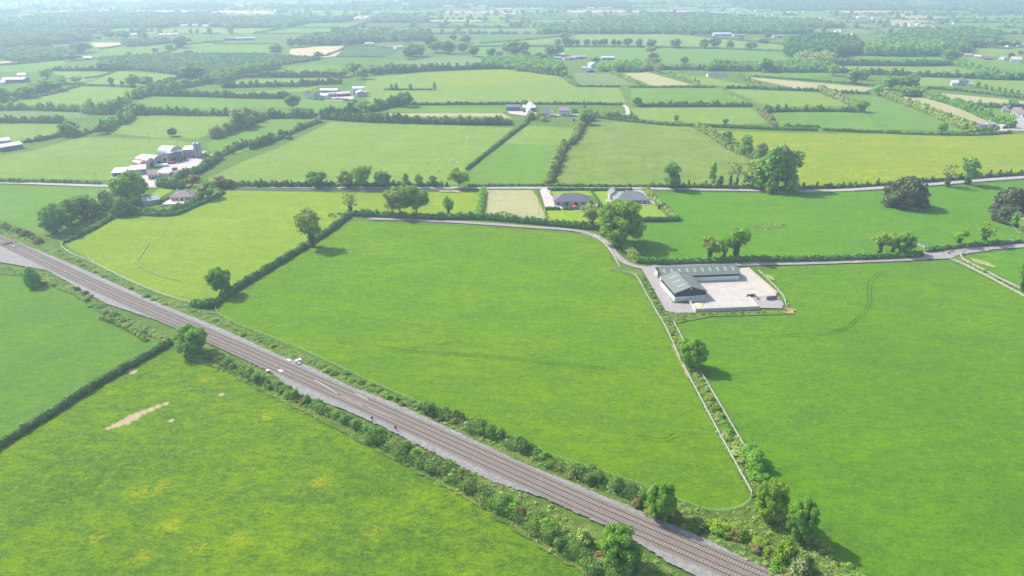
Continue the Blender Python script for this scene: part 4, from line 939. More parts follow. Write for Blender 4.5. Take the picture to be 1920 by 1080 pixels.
shrub_row([(700,820),(740,840),(800,868),(850,894),(900,923),(960,960),(1020,994),(1080,1034),(1130,1066),(1200,1110),(1300,1175)], 48, (3.4, 6.2), (2.0, 3.9), ['green','brown','olive','hedge','brown','cream','green','pale'], 'thick near railway hedge', 5, .9)
shrub_row([(770,756),(830,782),(870,796),(920,816),(980,842),(1040,872),(1090,893),(1150,914),(1200,932)], 36, (2.4, 4.8), (1.2, 2.8), ['hedge','brown','green','brown','cream','green'], 'scrub beyond the railway', 7, .8)
shrub_row([(1190,945),(1260,968),(1320,985),(1370,1000),(1420,1030),(1470,1062),(1540,1110)], 28, (2.6, 5.0), (1.6, 3.2), ['brown','bright','green','brown','hedge','bright'], 'scrub at the lower right of the railway', 9, 1.8)
shrub_row([(600,690),(660,712),(720,742),(765,762)], 14, (2, 3.4), (.9, 1.7), ['hedge','olive','green'], 'scrub right of the cabinets', 11, 1)
shrub_row([(1204,524),(1225,562),(1243,592),(1256,612),(1272,645)], 22, (1.8, 3.0), (.8, 1.6), ['olive','green','bright','hedge'], 'upper strip between the white fences', 13, 1.2)
shrub_row([(1300,695),(1314,725),(1340,768),(1366,818),(1392,864),(1412,900)], 28, (2.2, 3.6), (.9, 1.8), ['green','olive','cream','green'], 'lower strip between the white fences', 15, .8)
shrub_row([(1260,590),(1300,590),(1380,588),(1440,586)], 12, (1, 2.2), (.6, 1.1), ['green','olive'], 'weeds below the concrete wall', 17, .4)
shrub_row([(0,425),(20,432),(45,440),(60,448),(80,458)], 8, (3.5, 5.5), (2.4, 3.6), ['green','brown','dark'], 'left edge hedge above the railway', 19, .6)
shrub_row([(1815,494),(1845,512),(1880,532),(1915,552)], 11, (1.6, 2.8), (.8, 1.5), ['olive','green'], 'white fence strip at the right edge', 21, .4)
shrub_row([(60,530),(110,532),(150,550),(190,575),(235,600),(290,625)], 16, (2, 4.2), (.8, 1.6), ['olive','hedge','green'], 'rough bank left of the railway', 23, 2.5)
shrub_row([(100,470),(160,500),(220,530),(300,568),(380,592),(440,620),(520,655)], 24, (1.6, 3.2), (.6, 1.4), ['hedge','green','olive'], 'bank below the yellow-green field', 25, 1.4)
# rough grass on the banks
def inpoly(x, y, P):
    c = False; j = len(P) - 1
    for i in range(len(P)):
        if (P[i][1] > y) != (P[j][1] > y) and x < (P[j][0] - P[i][0]) * (y - P[i][1]) / (P[j][1] - P[i][1]) + P[i][0]: c = not c
        j = i
    return c
def rough_patch(poly, dens, s, label, seed, hmax=.8, leaf='tuft'):
    W_ = [G(*p) for p in poly]; xs = [p[0] for p in W_]; ys = [p[1] for p in W_]; rng = random.Random(seed); C = []; R = []
    A = (max(xs) - min(xs)) * (max(ys) - min(ys))
    for _ in range(int(A * dens * 1.5)):
        x, y = rng.uniform(min(xs), max(xs)), rng.uniform(min(ys), max(ys))
        if inpoly(x, y, W_):
            r = rng.uniform(.4, 1.1); C.append((x, y, 0)); R.append((r, r * .8, rng.uniform(.15, hmax)))
    v, f = foliage(C, R, s, 1.0, seed, core=.85)
    link('rough_grass', qmesh('rough_grass', v, f), LF[leaf], label=label, cat='long grass', kind='stuff')
rough_patch([(410,592),(450,616),(560,660),(700,726),(860,796),(960,838),(1100,884),(1250,936),(1350,966),(1400,955),(1440,930),(1500,988),(1640,1095),(1500,1120),(1355,1025),(1255,980),(1070,903),(870,815),(660,726),(585,688),(410,612)], .32, .28, 'long rough grass on the bank between the railway and the big field', 1)
rough_patch([(118,462),(180,499),(300,558),(405,590),(400,608),(200,524),(100,480),(0,440),(0,420),(75,445),(100,450)], .22, .4, 'long rough grass on the bank below the yellow-green field', 2)
rough_patch([(0,500),(87,512),(200,577),(330,640),(318,645),(230,612),(190,588),(150,560),(60,520),(0,515)], .25, .36, 'long rough grass on the left bank of the railway', 3)
rough_patch([(345,668),(385,648),(510,708),(635,772),(720,810),(820,860),(1020,942),(1255,1065),(1300,1110),(1160,1110),(1110,1085),(880,935),(620,795),(480,725)], .28, .28, 'long rough grass under the hedge nearest the railway', 4)
rough_patch([(1195,520),(1205,508),(1248,588),(1300,590),(1266,607),(1281,641),(1300,676),(1324,718),(1350,762),(1379,812),(1408,862),(1430,905),(1410,930),(1345,810),(1298,720),(1268,660),(1250,620),(1213,556)], .3, .3, 'long rough grass between the two white fences', 5)
rough_patch([(120,458),(170,428),(235,404),(200,395),(150,420),(110,440)], .25, .5, 'overgrown weeds between the tree clump and the left field', 6, 1.0, 'green')
rough_patch([(915,407),(925,401),(945,398),(962,402),(968,410),(940,411)], .5, .4, 'dark nettle patch at the bottom of the hay plot', 7, .9, 'green')
rough_patch([(1418,420),(1440,418),(1470,421),(1472,428),(1440,430),(1415,426)], .3, .4, 'ring of rough grass round the pole in the right pasture', 8, .6)
# ------------------------------------------------------------------ woods and the far farmland
def wood(poly, ht, sp_, leaf, label, seed, name='wood', vary=.25):
    W_ = [G(*p) for p in poly]; xs = [p[0] for p in W_]; ys = [p[1] for p in W_]; rng = random.Random(seed); C = []; R = []
    y = min(ys)
    while y < max(ys):
        x = min(xs)
        while x < max(xs):
            X, Y = x + rng.uniform(-.4, .4) * sp_, y + rng.uniform(-.4, .4) * sp_
            if inpoly(X, Y, W_):
                h = ht * (1 + rng.uniform(-vary, vary)); r = sp_ * rng.uniform(.5, .75)
                C.append((X, Y, h * .55)); R.append((r, r, h * .48))
                if sp_ > 5: C.append((X + rng.uniform(-2, 2), Y + rng.uniform(-2, 2), h * .8)); R.append((r * .6, r * .6, h * .25))
            x += sp_
        y += sp_
    d = np.hypot(np.array(C)[:, 0], np.array(C)[:, 1])
    v, f = foliage(C, R, np.clip(d / 560, .4, 6), .9, seed, fluff=1.4, core=.85)
    link(name, qmesh(name, v, f), LF[leaf], label=label, cat='wood', kind='stuff')
wood([(185,112),(300,105),(430,104),(520,106),(600,112),(560,118),(480,130),(430,141),(395,148),(350,142),(270,132),(215,126),(290,120),(200,118)], 4.5, 5, 'far', 'young conifer plantation in rows at upper left', 1, 'plantation')
wood([(400,150),(430,141),(480,131),(520,124),(530,128),(490,136),(440,147),(410,160)], 9, 9, 'green', 'strip of broadleaf wood right of the young plantation', 2)
wood([(1475,108),(1475,90),(1500,84),(1545,80),(1600,86),(1618,102),(1560,110),(1510,108)], 16, 12, 'dark', 'dense dark wood round the white tower house', 3)
wood([(1620,106),(1640,94),(1700,92),(1768,93),(1772,106),(1700,106)], 15, 12, 'green', 'wood right of the white tower house', 4)
wood([(1490,118),(1500,108),(1560,110),(1560,120),(1520,121)], 10, 10, 'pale', 'pale scrubby wood below the tower house', 5)
wood([(1330,133),(1340,126),(1400,126),(1480,124),(1560,126),(1560,134),(1440,134)], 8, 9, 'green', 'scrubby wood between the ridge pasture and the flat fields', 6)
wood([(1640,90),(1690,66),(1740,62),(1800,66),(1870,70),(1870,84),(1800,90),(1720,92)], 13, 14, 'dark', 'dark conifer wood at upper right', 7)
wood([(1770,92),(1800,85),(1815,92),(1810,104),(1785,104)], 15, 10, 'dark', 'dark block of conifers beside the field at upper right', 8)
wood([(0,90),(0,60),(40,58),(100,60),(165,70),(170,76),(80,86)], 11, 13, 'far', 'hazy wood at the far left', 9)
wood([(560,84),(600,72),(680,66),(800,64),(800,76),(690,80),(620,86)], 11, 13, 'far', 'hazy wood behind the tan and dark fields', 10)
wood([(0,100),(60,96),(150,98),(130,112),(40,116),(0,112)], 8, 11, 'far', 'scrubby wood at the left edge beyond the tan strip', 11)
wood([(1120,130),(1180,124),(1215,126),(1215,134),(1150,136),(1120,136)], 9, 8, 'green', 'garden wood round the farmhouses right of centre', 12)
wood([(900,118),(960,112),(1030,118),(1060,128),(1040,140),(980,134),(930,128)], 8, 9, 'green', 'garden wood below the pale country house', 13)
wood([(20,178),(60,168),(90,158),(110,150),(120,158),(90,170),(40,186)], 6, 8, 'green', 'scrub between the far left farm and the sloping hedge', 14)
wood([(230,84),(300,78),(330,80),(300,84),(240,88)], 8, 10, 'far', 'low wood above the plantation field at upper left', 15)

TOWN = [(842,14,20),(904,14,14),(944,20,30),(975,20,16),(1002,20,18),(955,30,20),(1108,18,14),(1137,18,26),(1283,19,38),(1325,20,12),(1350,27,34),(1383,19,16),(1431,22,28),(1425,29,10),(1440,31,8),(1452,30,8),(1483,25,10),(1498,25,8),(1512,25,12),(1485,37,8),(1512,36,6),(1542,36,8),(1387,27,8),(1400,32,12),(1412,34,9),(1465,2,22),(1614,3,24),(1640,4,16),(1616,35,14),(1645,37,18),(1836,36,5),(1837,2,6),(1412,12,6),(119,24,12),(507,23,10),(115,48,8),(103,48,6),(890,24,8),(900,23,6),(1155,29,6),(543,9,8),(470,24,6),(1505,6,6),(1708,48,5),(1722,48,6),(1460,36,6),(1392,24,8),(345,51,12),(365,51,10),(385,52,10),(1580,60,8),(1570,62,7),(1600,68,6),(1690,5,6),(1790,46,5),(655,9,8),(760,10,14),(680,38,8),(880,10,8),(168,21,9)]
def far_land():
    rng = random.Random(77); parts = {}; C = []; R = []; TC = []; TR = []; WC = []; WR = []; Y = 1655.0
    blocks = [((1100,62),(1100,34),(1270,32),(1480,44),(1480,58),(1240,58)), ((1350,12),(1500,0),(1660,4),(1700,22),(1540,22)), ((0,52),(0,34),(300,30),(600,40),(600,52),(300,56)), ((680,8),(1120,4),(1120,12),(760,16)), ((1780,2),(1920,2),(1960,26),(1850,28))]
    bw = [[G(*p) for p in b] for b in blocks]
    while Y < 5600:
        dY = rng.uniform(100, 210) * (1 + (Y - 1600) / 3500); X = -(Y * .85 + 300) + rng.uniform(0, 100)
        while X < Y * .85 + 300:
            dX = rng.uniform(110, 280) * (1 + (Y - 1600) / 5000); sk = rng.uniform(-25, 25); c = rng.choices(['mid', 'light', 'base', 'tan', 'stubble', 'grey', 'dark', 'wood'], [26, 34, 10, 13, 8, 10, 3, 6])[0]
            cx, cy = X + dX / 2, Y + dY / 2
            inb = any(inpoly(cx, cy, b) for b in bw)
            if inb: c = 'wood'
            if Y < 1760 and c == 'wood' and not inb: c = 'mid'
            y0, y1 = Y, Y + dY
            parts.setdefault('base' if c == 'wood' else c, []).append((X, y0, X + dX, y1, sk))
            if c == 'wood':
                s_ = 15 + Y / 260; yy = y0 + 4
                while yy < y1:
                    xx = X
                    while xx < X + dX:
                        px_, py_ = xx + rng.uniform(-5, 5), yy + rng.uniform(-5, 5); h = rng.uniform(9, 15)
                        WC.append((px_, py_, hillz(px_, py_) + h * .5)); WR.append((s_ * .62, s_ * .62, h * .52)); xx += s_
                    yy += s_
            else:
                dens = rng.choice([.2, .5, .7, 1])
                tall = rng.choice([2, 2.6, 3.5, 6]); st = max(7, Y / 260); xx = X
                while xx < X + dX:
                    if rng.random() < dens + .2:
                        h = tall * rng.uniform(.6, 1.4); C.append((xx, y0 + rng.uniform(-3, 3) + sk * .1, hillz(xx, y0) + h * .4)); R.append((st * .62, rng.uniform(2.5, 4.5), h * .62))
                    if rng.random() < .10: h = rng.uniform(9, 15); TC.append((xx, y0, hillz(xx, y0) + h * .55)); TR.append((h * .42, h * .42, h * .5))
                    xx += st
                yy = y0; st = max(8, Y / 240)
                while yy < y1:
                    if rng.random() < .85:
                        h = 3 * rng.uniform(.5, 1.8); q = X + sk * (yy - y0) / dY; C.append((q, yy, hillz(q, yy) + h * .4)); R.append((rng.uniform(2.5, 4), st * .6, h * .6))
                    if rng.random() < .10: h = rng.uniform(9, 14); TC.append((X, yy, hillz(X, yy) + h * .55)); TR.append((h * .42, h * .42, h * .5))
                    yy += st
            X += dX
        Y += dY
    tw = [(*G(x, y), w) for x, y, w in TOWN]
    def clear(c, r):
        keep = [i for i, (x, y, z) in enumerate(c) if not any(abs(x - tx) < tw_ * y / 2560 + 25 and -y * .085 < y - ty < 25 for tx, ty, tw_ in tw)]
        return [c[i] for i in keep], [r[i] for i in keep]
    C, R = clear(C, R); TC, TR = clear(TC, TR); WC, WR = clear(WC, WR)
    for k, L in parts.items():
        V = []; F = []
        for x0, y0, x1, y1, sk in L:
            n0 = len(V)
            for j in range(5):
                for i in range(5):
                    y = y0 + (y1 - y0) * j / 4; x = x0 + (x1 - x0) * i / 4 + sk * j / 4; V.append((x, y, hillz(x, y) + .35))
            F += [(n0 + j * 5 + i, n0 + j * 5 + i + 1, n0 + j * 5 + i + 6, n0 + j * 5 + i + 5) for j in range(4) for i in range(4)]
        link('distant_fields', qmesh('distant_fields', V, F), GR[k] if k != 'base' else GR['hill'], kind='structure')
    for nm, lb, cat, c, r, sd, cv in (('distant_hedgerows', 'hazy network of hedgerows far away near the top of the photograph', 'hedgerows', C, R, 1, .8), ('distant_trees', 'hazy hedgerow trees far away near the top of the photograph', 'trees', TC, TR, 2, .9), ('distant_woods', 'hazy blocks of woodland far away near the top of the photograph', 'wood', WC, WR, 3, .7)):
        d = np.hypot(np.array(c)[:, 0], np.array(c)[:, 1]); v, f = foliage(c, r, np.clip(d / 560, 2, 7), cv, sd, fluff=1.3, core=.9)
        link(nm, qmesh(nm, v, f), LF['far'], label=lb, cat=cat, kind='stuff')
far_land()

# ------------------------------------------------------------------ buildings
def building(A, B, dep, eave, rise, roof, wm, rm, name, label, cat='building', group=None, win=(), door=(), chim=(), clad=None, cladh=0, lights=(), oh=.35, back=None, sides=()):
    """A, B photo points at the foot of the wall nearest the camera, left to right"""
    a, b = Vector((*G(*A), 0)), Vector((*G(*B), 0)); z0 = hillz(a.x, a.y); L = (b - a).length; ang = math.atan2(b.y - a.y, b.x - a.x)
    u = Vector((math.cos(ang), math.sin(ang), 0)); n = Vector((-u.y, u.x, 0)); c = a + u * L / 2 + n * dep / 2
    e = empty(name, (c.x, c.y, z0), ang, label=label, cat=cat, group=group); hx, hy = L / 2, dep / 2
    def shell(h0, h1, s=0, gab=True):
        m = MB(); x, y = hx + s, hy + s; t = .22
        P = [(-x, -y), (x, -y), (x, y), (-x, y)]
        m.add([(*p, h0) for p in P] + [(*p, h1) for p in P], [(0, 1, 5, 4), (1, 2, 6, 5), (2, 3, 7, 6), (3, 0, 4, 7), (7, 6, 5, 4) if not gab or roof in ('hip', 'pyramid', 'flat') else (7, 6, 5, 4)])
        if gab and roof == 'gable': m.add([(-x, -y, h1), (-x, y, h1), (-x, 0, h1 + rise), (x, -y, h1), (x, y, h1), (x, 0, h1 + rise)], [(0, 2, 1), (3, 4, 5)])
        if gab and roof == 'gabley': m.add([(-x, -y, h1), (x, -y, h1), (0, -y, h1 + rise), (-x, y, h1), (x, y, h1), (0, y, h1 + rise)], [(0, 1, 2), (4, 3, 5)])
        if gab and roof in ('barrel', 'barrely'):
            k = 10
            for sgn in (-1, 1):
                vs = []
                for i in range(k + 1):
                    th = math.pi * i / k
                    vs.append((sgn * x, -y * math.cos(th), h1 + rise * math.sin(th)) if roof == 'barrel' else (-x * math.cos(th), sgn * y, h1 + rise * math.sin(th)))
                m.add(vs, [tuple(range(k + 1))])
        return m
    if clad: shell(0, cladh, 0, False).build('wall', wm, e); shell(cladh, eave, .06, True).build('cladding', clad, e)
    else: shell(0, eave).build('wall', wm, e)
    m = MB(); x, y = hx + oh, hy + oh; t = .14; E = eave - rise * oh / (hy if roof != 'gabley' else hx) + .04; T = eave + rise + .08
    def slab(q):
        q = [Vector(p) for p in q]; nn = (q[1] - q[0]).cross(q[2] - q[0]).normalized()
        if nn.z < 0: nn = -nn
        k = len(q); top = [p + nn * t for p in q]
        m.add(q + top, [tuple(range(k)), tuple(range(2 * k - 1, k - 1, -1))] + [(i, (i + 1) % k, k + (i + 1) % k, k + i) for i in range(k)])
    if roof == 'gable': slab([(-x, -y, E), (x, -y, E), (x, 0, T), (-x, 0, T)]); slab([(x, y, E), (-x, y, E), (-x, 0, T), (x, 0, T)])
    elif roof == 'gabley': slab([(-x, -y, E), (-x, y, E), (0, y, T), (0, -y, T)]); slab([(x, -y, E), (x, y, E), (0, y, T), (0, -y, T)])
    elif roof == 'hip':
        r = max(x - y, .2); slab([(-x, -y, E), (x, -y, E), (r, 0, T), (-r, 0, T)]); slab([(x, y, E), (-x, y, E), (-r, 0, T), (r, 0, T)]); slab([(-x, y, E), (-x, -y, E), (-r, 0, T)]); slab([(x, -y, E), (x, y, E), (r, 0, T)])
    elif roof == 'pyramid': m.add([(-x, -y, eave), (x, -y, eave), (x, y, eave), (-x, y, eave), (0, 0, T)], [(0, 1, 4), (1, 2, 4), (2, 3, 4), (3, 0, 4), (3, 2, 1, 0)])
    elif roof == 'flat': slab([(-x, -y, eave + .02), (x, -y, eave + .02), (x, y, eave + rise), (-x, y, eave + rise)])
    elif roof in ('barrel', 'barrely'):
        k = 12; vs = []
        for i in range(k + 1):
            th = math.pi * i / k
            for s in (-1, 1):
                vs.append((s * x, -(hy + .1) * math.cos(th), eave + (rise + .1) * math.sin(th)) if roof == 'barrel' else (-(hx + .1) * math.cos(th), s * y, eave + (rise + .1) * math.sin(th)))
        m.add(vs, [(2 * i, 2 * i + 1, 2 * i + 3, 2 * i + 2) for i in range(k)])
    ro = m.build('roof', rm, e, smooth=roof.startswith('barrel'))
    for cx, cy, ch in chim:
        mm = MB().box((cx * L, cy * dep, eave + rise * .75 + ch / 2), (.9, .7, ch)); mm.box((cx * L, cy * dep, eave + rise * .75 + ch + .16), (.35, .35, .3)); mm.build('chimney', WHITE if wm is not GREYW else GREYW, ro)
    for fx, fy, w, l in lights:                   # translucent sheets in the slope: position as share of length and of the slope
        q = []
        if roof == 'gable':
            s = -1 if fy < .5 else 1; f0 = (abs(fy - .5) * 2)
            for dx, df in ((-w / 2, -l / 2), (w / 2, -l / 2), (w / 2, l / 2), (-w / 2, l / 2)):
                yy = s * (f0 * hy + df); q.append((fx * L + dx, yy, eave + rise * (1 - abs(yy) / hy) + .29))
        else:
            s = -1 if fx < 0 else 1; f0 = abs(fx) * 2
            for dx, df in ((-l / 2, -w / 2), (l / 2, -w / 2), (l / 2, w / 2), (-l / 2, w / 2)):
                xx = s * (f0 * hx) + dx; q.append((xx, fy * dep + df, eave + rise * (1 - abs(xx) / hx) + .27))
        MB().add(q, [(0, 1, 2, 3)]).build('rooflight', SKYL, ro)
    for fx, zz, w, h in win:
        f = MB(); f.box((fx * L, -hy - .02, zz), (w + .2, .08, h + .2)); o = f.build('window', WFENCE, e)
        MB().box((fx * L, -hy - .07, zz), (w, .06, h)).build('pane', GLASSD, o)
    for fx, w, h in door:
        MB().box((fx * L, -hy - .04, h / 2), (w, .12, h)).build('door', DARKP, e)
    for fy, w, h in sides:
        MB().box((-hx - .08, fy * dep, h / 2), (.12, w, h)).build('door', DARKP, e)
    return e
# farmyard in the middle
S1 = building((1241,531.5), (1384.5,526), 10.3, 3.4, 1.7, 'gable', WHITE, GREENR, 'farm_shed', 'long green roofed shed with ten rooflights at the back of the concrete yard', 'shed', clad=GREENW, cladh=2.3,
    lights=[(-.46 + .1 * i, .27, 1.1, 2.6) for i in range(10)], sides=[(0, 3.4, 3.0)], oh=.45)
S2 = building((1264,566), (1322,562), 16, 3.9, 2.3, 'gabley', WHITE, GREENR, 'farm_shed', 'shorter green roofed shed with its dark gable facing the camera', 'shed', clad=GREENW, cladh=2.2, lights=[(-.22, -.28, .9, 3.2), (-.22, 0, .9, 3.2), (-.22, .28, .9, 3.2), (.26, -.28, .9, 3), (.26, 0, .9, 3), (.26, .28, .9, 3)], oh=.4)
MB().box((0, -8.1, 5.4), (.7, .12, .5)).build('vent', WHITE, S2)
for s, dx in ((S1, 0),):
    MB().tube((-1, -5.35, .1), (-1, -5.35, 3.3), .06, .06, 6).build('downpipe', GREYW, s)
def wall_run(px, h, th, mat, name, label, cat='wall', group=None, z=None):
    w = wpts(px); m = MB(); c = Vector((*w[0], 0))
    for a, b in zip(w[:-1], w[1:]):
        L = math.hypot(b[0] - a[0], b[1] - a[1]); m.box(((a[0] + b[0]) / 2 - c.x, (a[1] + b[1]) / 2 - c.y, h / 2), (L + th * .5, th, h), math.atan2(b[1] - a[1], b[0] - a[0]))
    o = m.build(name, mat, label=label, cat=cat, group=group); o.location = c; return o
wall_run([(1304,586),(1340,584.5),(1380,583),(1423,581)], 1.7, .25, CONC, 'concrete_wall', 'long concrete wall along the near edge of the yard')
wall_run([(1292,568),(1304,586)], 1.5, .22, CONC, 'concrete_wall', 'left side wall of the straw bay beside the shed gable')
wall_run([(1292,568),(1326,565)], 1.7, .22, CONC, 'concrete_wall', 'back wall of the straw bay in front of the shed gable')
wall_run([(1402,506),(1456,553)], 1.3, .5, plain('brown_block', (.40, .33, .26), .9, .2, 1), 'concrete_wall', 'brownish wall along the right side of the yard')
wall_run([(1402,557),(1424,580)], .9, .3, CONC, 'concrete_wall', 'low wall between the yard and the gravel pad')
wall_run([(1400,558),(1414,557),(1421,564)], 1.5, .25, BRICK, 'pen_wall', 'small brown pen wall standing in the yard')
wall_run([(1437,564),(1456,562)], 2.0, .4, plain('dark_block', (.20, .17, .16), .9, .2, 1), 'pen_wall', 'dark block wall at the right corner of the yard')
wall_run([(1421,565),(1434,564)], .5, .25, WHITE, 'low_wall', 'low white wall between the two pen walls')
def pile(px, r, h, mat, name, label, cat, seed=0):
    x, y = G(*px); rng = np.random.default_rng(seed); n = 14; V = []; F = []
    for j in range(6):
        for i in range(n):
            a = 2 * math.pi * i / n; k = (1 - j / 5) * (1 + rng.uniform(-.2, .2)); V.append((x + math.cos(a) * r[0] * k, y + math.sin(a) * r[1] * k, h * (1 - (1 - j / 5) ** 1.6) * rng.uniform(.85, 1.1)))
    F = [(j * n + i, j * n + (i + 1) % n, (j + 1) * n + (i + 1) % n, (j + 1) * n + i) for j in range(5) for i in range(n)]
    return link(name, qmesh(name, V, F, True), mat, label=label, cat=cat)
STRAW = plain('straw', (.66, .56, .28), .95, .2, 1.2, bump=.6)
pile((1310,573), (2.8, 2.4), .9, STRAW, 'straw_heap', 'heap of yellow straw inside the bay by the shed', 'straw', 1)
pile((1292,574), (1.4, 1.8), .4, STRAW, 'straw_heap', 'spilled straw outside the left wall of the bay', 'straw', 2)

# the two bungalows and the third one on the left
def wl(n, z, w, h, a=-.42, b=.42): return [(a + (b - a) * i / (n - 1), z, w, h) for i in range(n)]
building((1039,386), (1105,386), 11, 2.7, 3.1, 'hip', CREAMW, SLATE, 'bungalow', 'dark slate hipped bungalow with red parasol behind it', 'house', win=[(-.38,1.5,1.6,1.1),(-.2,1.5,1.2,1.1),(.32,1.5,1.8,1.1),(.42,1.5,1,1.1)], door=[(-.12,1,2.1),(.12,2.2,2.1)], oh=.45)
B2 = building((1155,384), (1214,382.5), 12, 2.8, 3.2, 'hip', CREAMW, SLATE2, 'bungalow', 'grey green roofed bungalow behind the giant tree', 'house', win=[(.1,1.5,1.4,1.1),(.25,1.5,1.4,1.1),(.4,1.5,1.2,1.1)], door=[(.17,1,2.1)], chim=[(-.1,0,1.2),(.2,0,1.2)], oh=.45)
building((1143,375), (1160,375), 9, 2.8, 2.4, 'gabley', CREAMW, SLATE2, 'garage', 'low grey roofed wing on the left of the grey green bungalow', 'garage')
B3 = building((321,378), (363,377), 9.5, 2.7, 2.4, 'hip', WHITE, BROWNT, 'bungalow', 'brown roofed white bungalow in the garden at left', 'house', win=[(-.4,1.5,1.2,1.2),(-.24,1.5,1.6,1.2),(.22,1.5,1.2,1.2),(.38,1.5,1.4,1.2)], door=[(0,1.4,2.1)], chim=[(-.3,.1,1.2),(.12,.0,1.4)], oh=.5)
building((270,386), (301,381), 7, 2.5, 1.6, 'gable', GREYW, sheetmetal('grey_slate_sheet', (.23, .25, .28)), 'garage', 'dark grey roofed garage left of the brown roofed bungalow', 'garage')
building((1233,393), (1246,396), 4, 2.2, .9, 'gabley', plain('dark_timber', (.05, .07, .06), .8, .2, 1), plain('black_felt', (.035, .04, .045), .8, .2, 1), 'garden_shed', 'small black garden shed beside the scrub hedge', 'shed', door=[(.1,.8,1.8)])
# parasol and cars
px_, py_ = G(1078, 393)
e = empty('parasol', (px_, py_, 0), label='red parasol standing in the garden of the dark slate bungalow', cat='parasol')
m = MB(); n = 8
m.add([(math.cos(i * math.pi / 4) * 1.5, math.sin(i * math.pi / 4) * 1.5, 2.0) for i in range(n)] + [(0, 0, 2.7)] + [(math.cos(i * math.pi / 4) * 1.5, math.sin(i * math.pi / 4) * 1.5, 1.85) for i in range(n)], [(i, (i + 1) % n, n) for i in range(n)] + [(n + 1 + i, n + 1 + (i + 1) % n, (i + 1) % n, i) for i in range(n)])
m.build('canopy', REDP, e); MB().tube((0, 0, 0), (0, 0, 2.65), .03, .03, 6).build('pole', WHITE, e)
def car(px, rz, col, label, name='car', L=4.3):
    x, y = G(*px); e = empty(name, (x, y, 0.06), rz, label=label, cat='car'); w = .88; s = L / 4.3
    prof = [(-2.15,.35),(-2.12,.75),(-1.6,.92),(-1.15,.98),(1.25,.95),(2.0,.82),(2.15,.6),(2.15,.35)]
    m = MB(); k = len(prof); m.add([(a * s, -w, z) for a, z in prof] + [(a * s, w, z) for a, z in prof], [tuple(range(k)), tuple(range(2 * k - 1, k - 1, -1))] + [(i, k + i, k + (i + 1) % k, (i + 1) % k) for i in range(k)])
    m.add([(a * s, sy * ww, z) for a, z, ww in ((-1.0, 1.44, .66), (.35, 1.44, .66)) for sy in (-1, 1)] + [(a * s, sy * ww, z) for a, z, ww in ((-1.0, 1.47, .6), (.35, 1.47, .6)) for sy in (-1, 1)], [(4, 6, 7, 5), (0, 2, 6, 4), (3, 1, 5, 7), (0, 4, 5, 1), (2, 3, 7, 6)])
    m.build('body', plain('car_paint_' + label.split()[0], col, .3, .03, 1, spec=.5), e)
    g = MB(); lo = [(-1.75, .96, .82), (1.15, .95, .82)]; hi = [(-1.0, 1.44, .66), (.35, 1.44, .66)]
    g.add([(a * s, sy * q, z) for a, z, q in lo for sy in (-1, 1)] + [(a * s, sy * q, z) for a, z, q in hi for sy in (-1, 1)], [(0, 1, 5, 4), (3, 2, 6, 7), (2, 0, 4, 6), (1, 3, 7, 5)]); g.build('windows', GLASSD, e)
    for a in (-1.35, 1.35):
        for sy in (-1, 1): MB().tube((a * s, sy * .72, .33), (a * s, sy * .92, .33), .33, .33, 12).build('wheel', plain('tyre', (.02, .02, .02), .9), e)
    return e
car((1060,389), .1, (.10, .10, .14), 'dark car parked behind the dark slate bungalow')
car((1210,381), 1.2, (.12, .14, .2), 'navy car parked right of the grey green bungalow')
car((213,337), .3, (.75, .75, .76), 'white car parked at the mill gate beside the road')
car((310,331), .5, (.70, .70, .70), 'silver car parked in front of the mill cottage')
car((301,350), .2, (.60, .62, .66), 'grey car parked by the evergreen hedge near the mill')
car((277,376), .3, (.72, .70, .68), 'pale car parked behind the grey roofed garage')

# the mill
MG = 'buildings of the old mill yard'
building((299,303.5), (322,305), 12, 6, 4.2, 'barrel', plain('pink_render', (.52, .46, .46), .85, .1, .6), TINW, 'mill_building', 'tall pale mill building with a curved roof', 'mill', MG, win=[(0,5,1.2,1.2)], door=[(0,2.4,3)])
building((322,306), (344,301), 9, 7.2, 1.6, 'pyramid', plain('dark_grey_cladding', (.17, .18, .20), .7, .15, .6), TINW, 'mill_tower', 'square dark grey mill tower with a pale pyramid roof', 'mill', MG, door=[(-.25,2,3.4)])
building((345,297), (366,296), 10, 6, .9, 'flat', plain('mauve_block', (.36, .29, .29), .9, .15, .6), PINKW, 'mill_building', 'mauve block building with a faded pink roof left of the silos', 'mill', MG)
building((291,313), (306,308), 13, 4.6, 2.4, 'barrely', TING, TINW, 'mill_shed', 'middle barrel roofed shed with white tin roof in the mill row', 'shed', MG, door=[(0,3,3.2)])
building((278,315), (293,311), 12, 4.0, 2.3, 'barrely', PINKW, RUST, 'mill_shed', 'rusty barrel roofed shed in the mill row', 'shed', MG, door=[(0,2.6,3)])
building((263,316), (277,313), 9, 2.6, 1.8, 'barrely', PINKW, RUST, 'mill_shed', 'lowest rusty barrel roofed shed at the back of the mill row', 'shed', MG)
building((250,330), (276,327), 12, 4, 1.5, 'gable', GREYW, TINW, 'mill_shed', 'wide white tin roofed shed behind the big light tree', 'shed', MG, win=[(.2,2.4,1.4,1),(.4,2.4,1.4,1)])
building((211,333), (243,331), 10, 3, .9, 'flat', TING, TINW, 'mill_shed', 'low white flat roofed shed nearest the road at the mill', 'shed', MG, door=[(-.2,3,2.4)])
building((279,338), (297,336), 10, 3.2, 2, 'gable', GREYW, BROWNT, 'mill_cottage', 'cottage with brown tiled roof at the mill entrance', 'cottage', MG, win=[(-.3,1.6,1,1),(.3,1.6,1,1)], door=[(0,1,2)])
building((299,333), (318,333), 5, 2.8, .3, 'flat', CREAMW, GREYW, 'outbuilding', 'flat roofed cream outbuilding right of the mill cottage', 'outbuilding', MG)
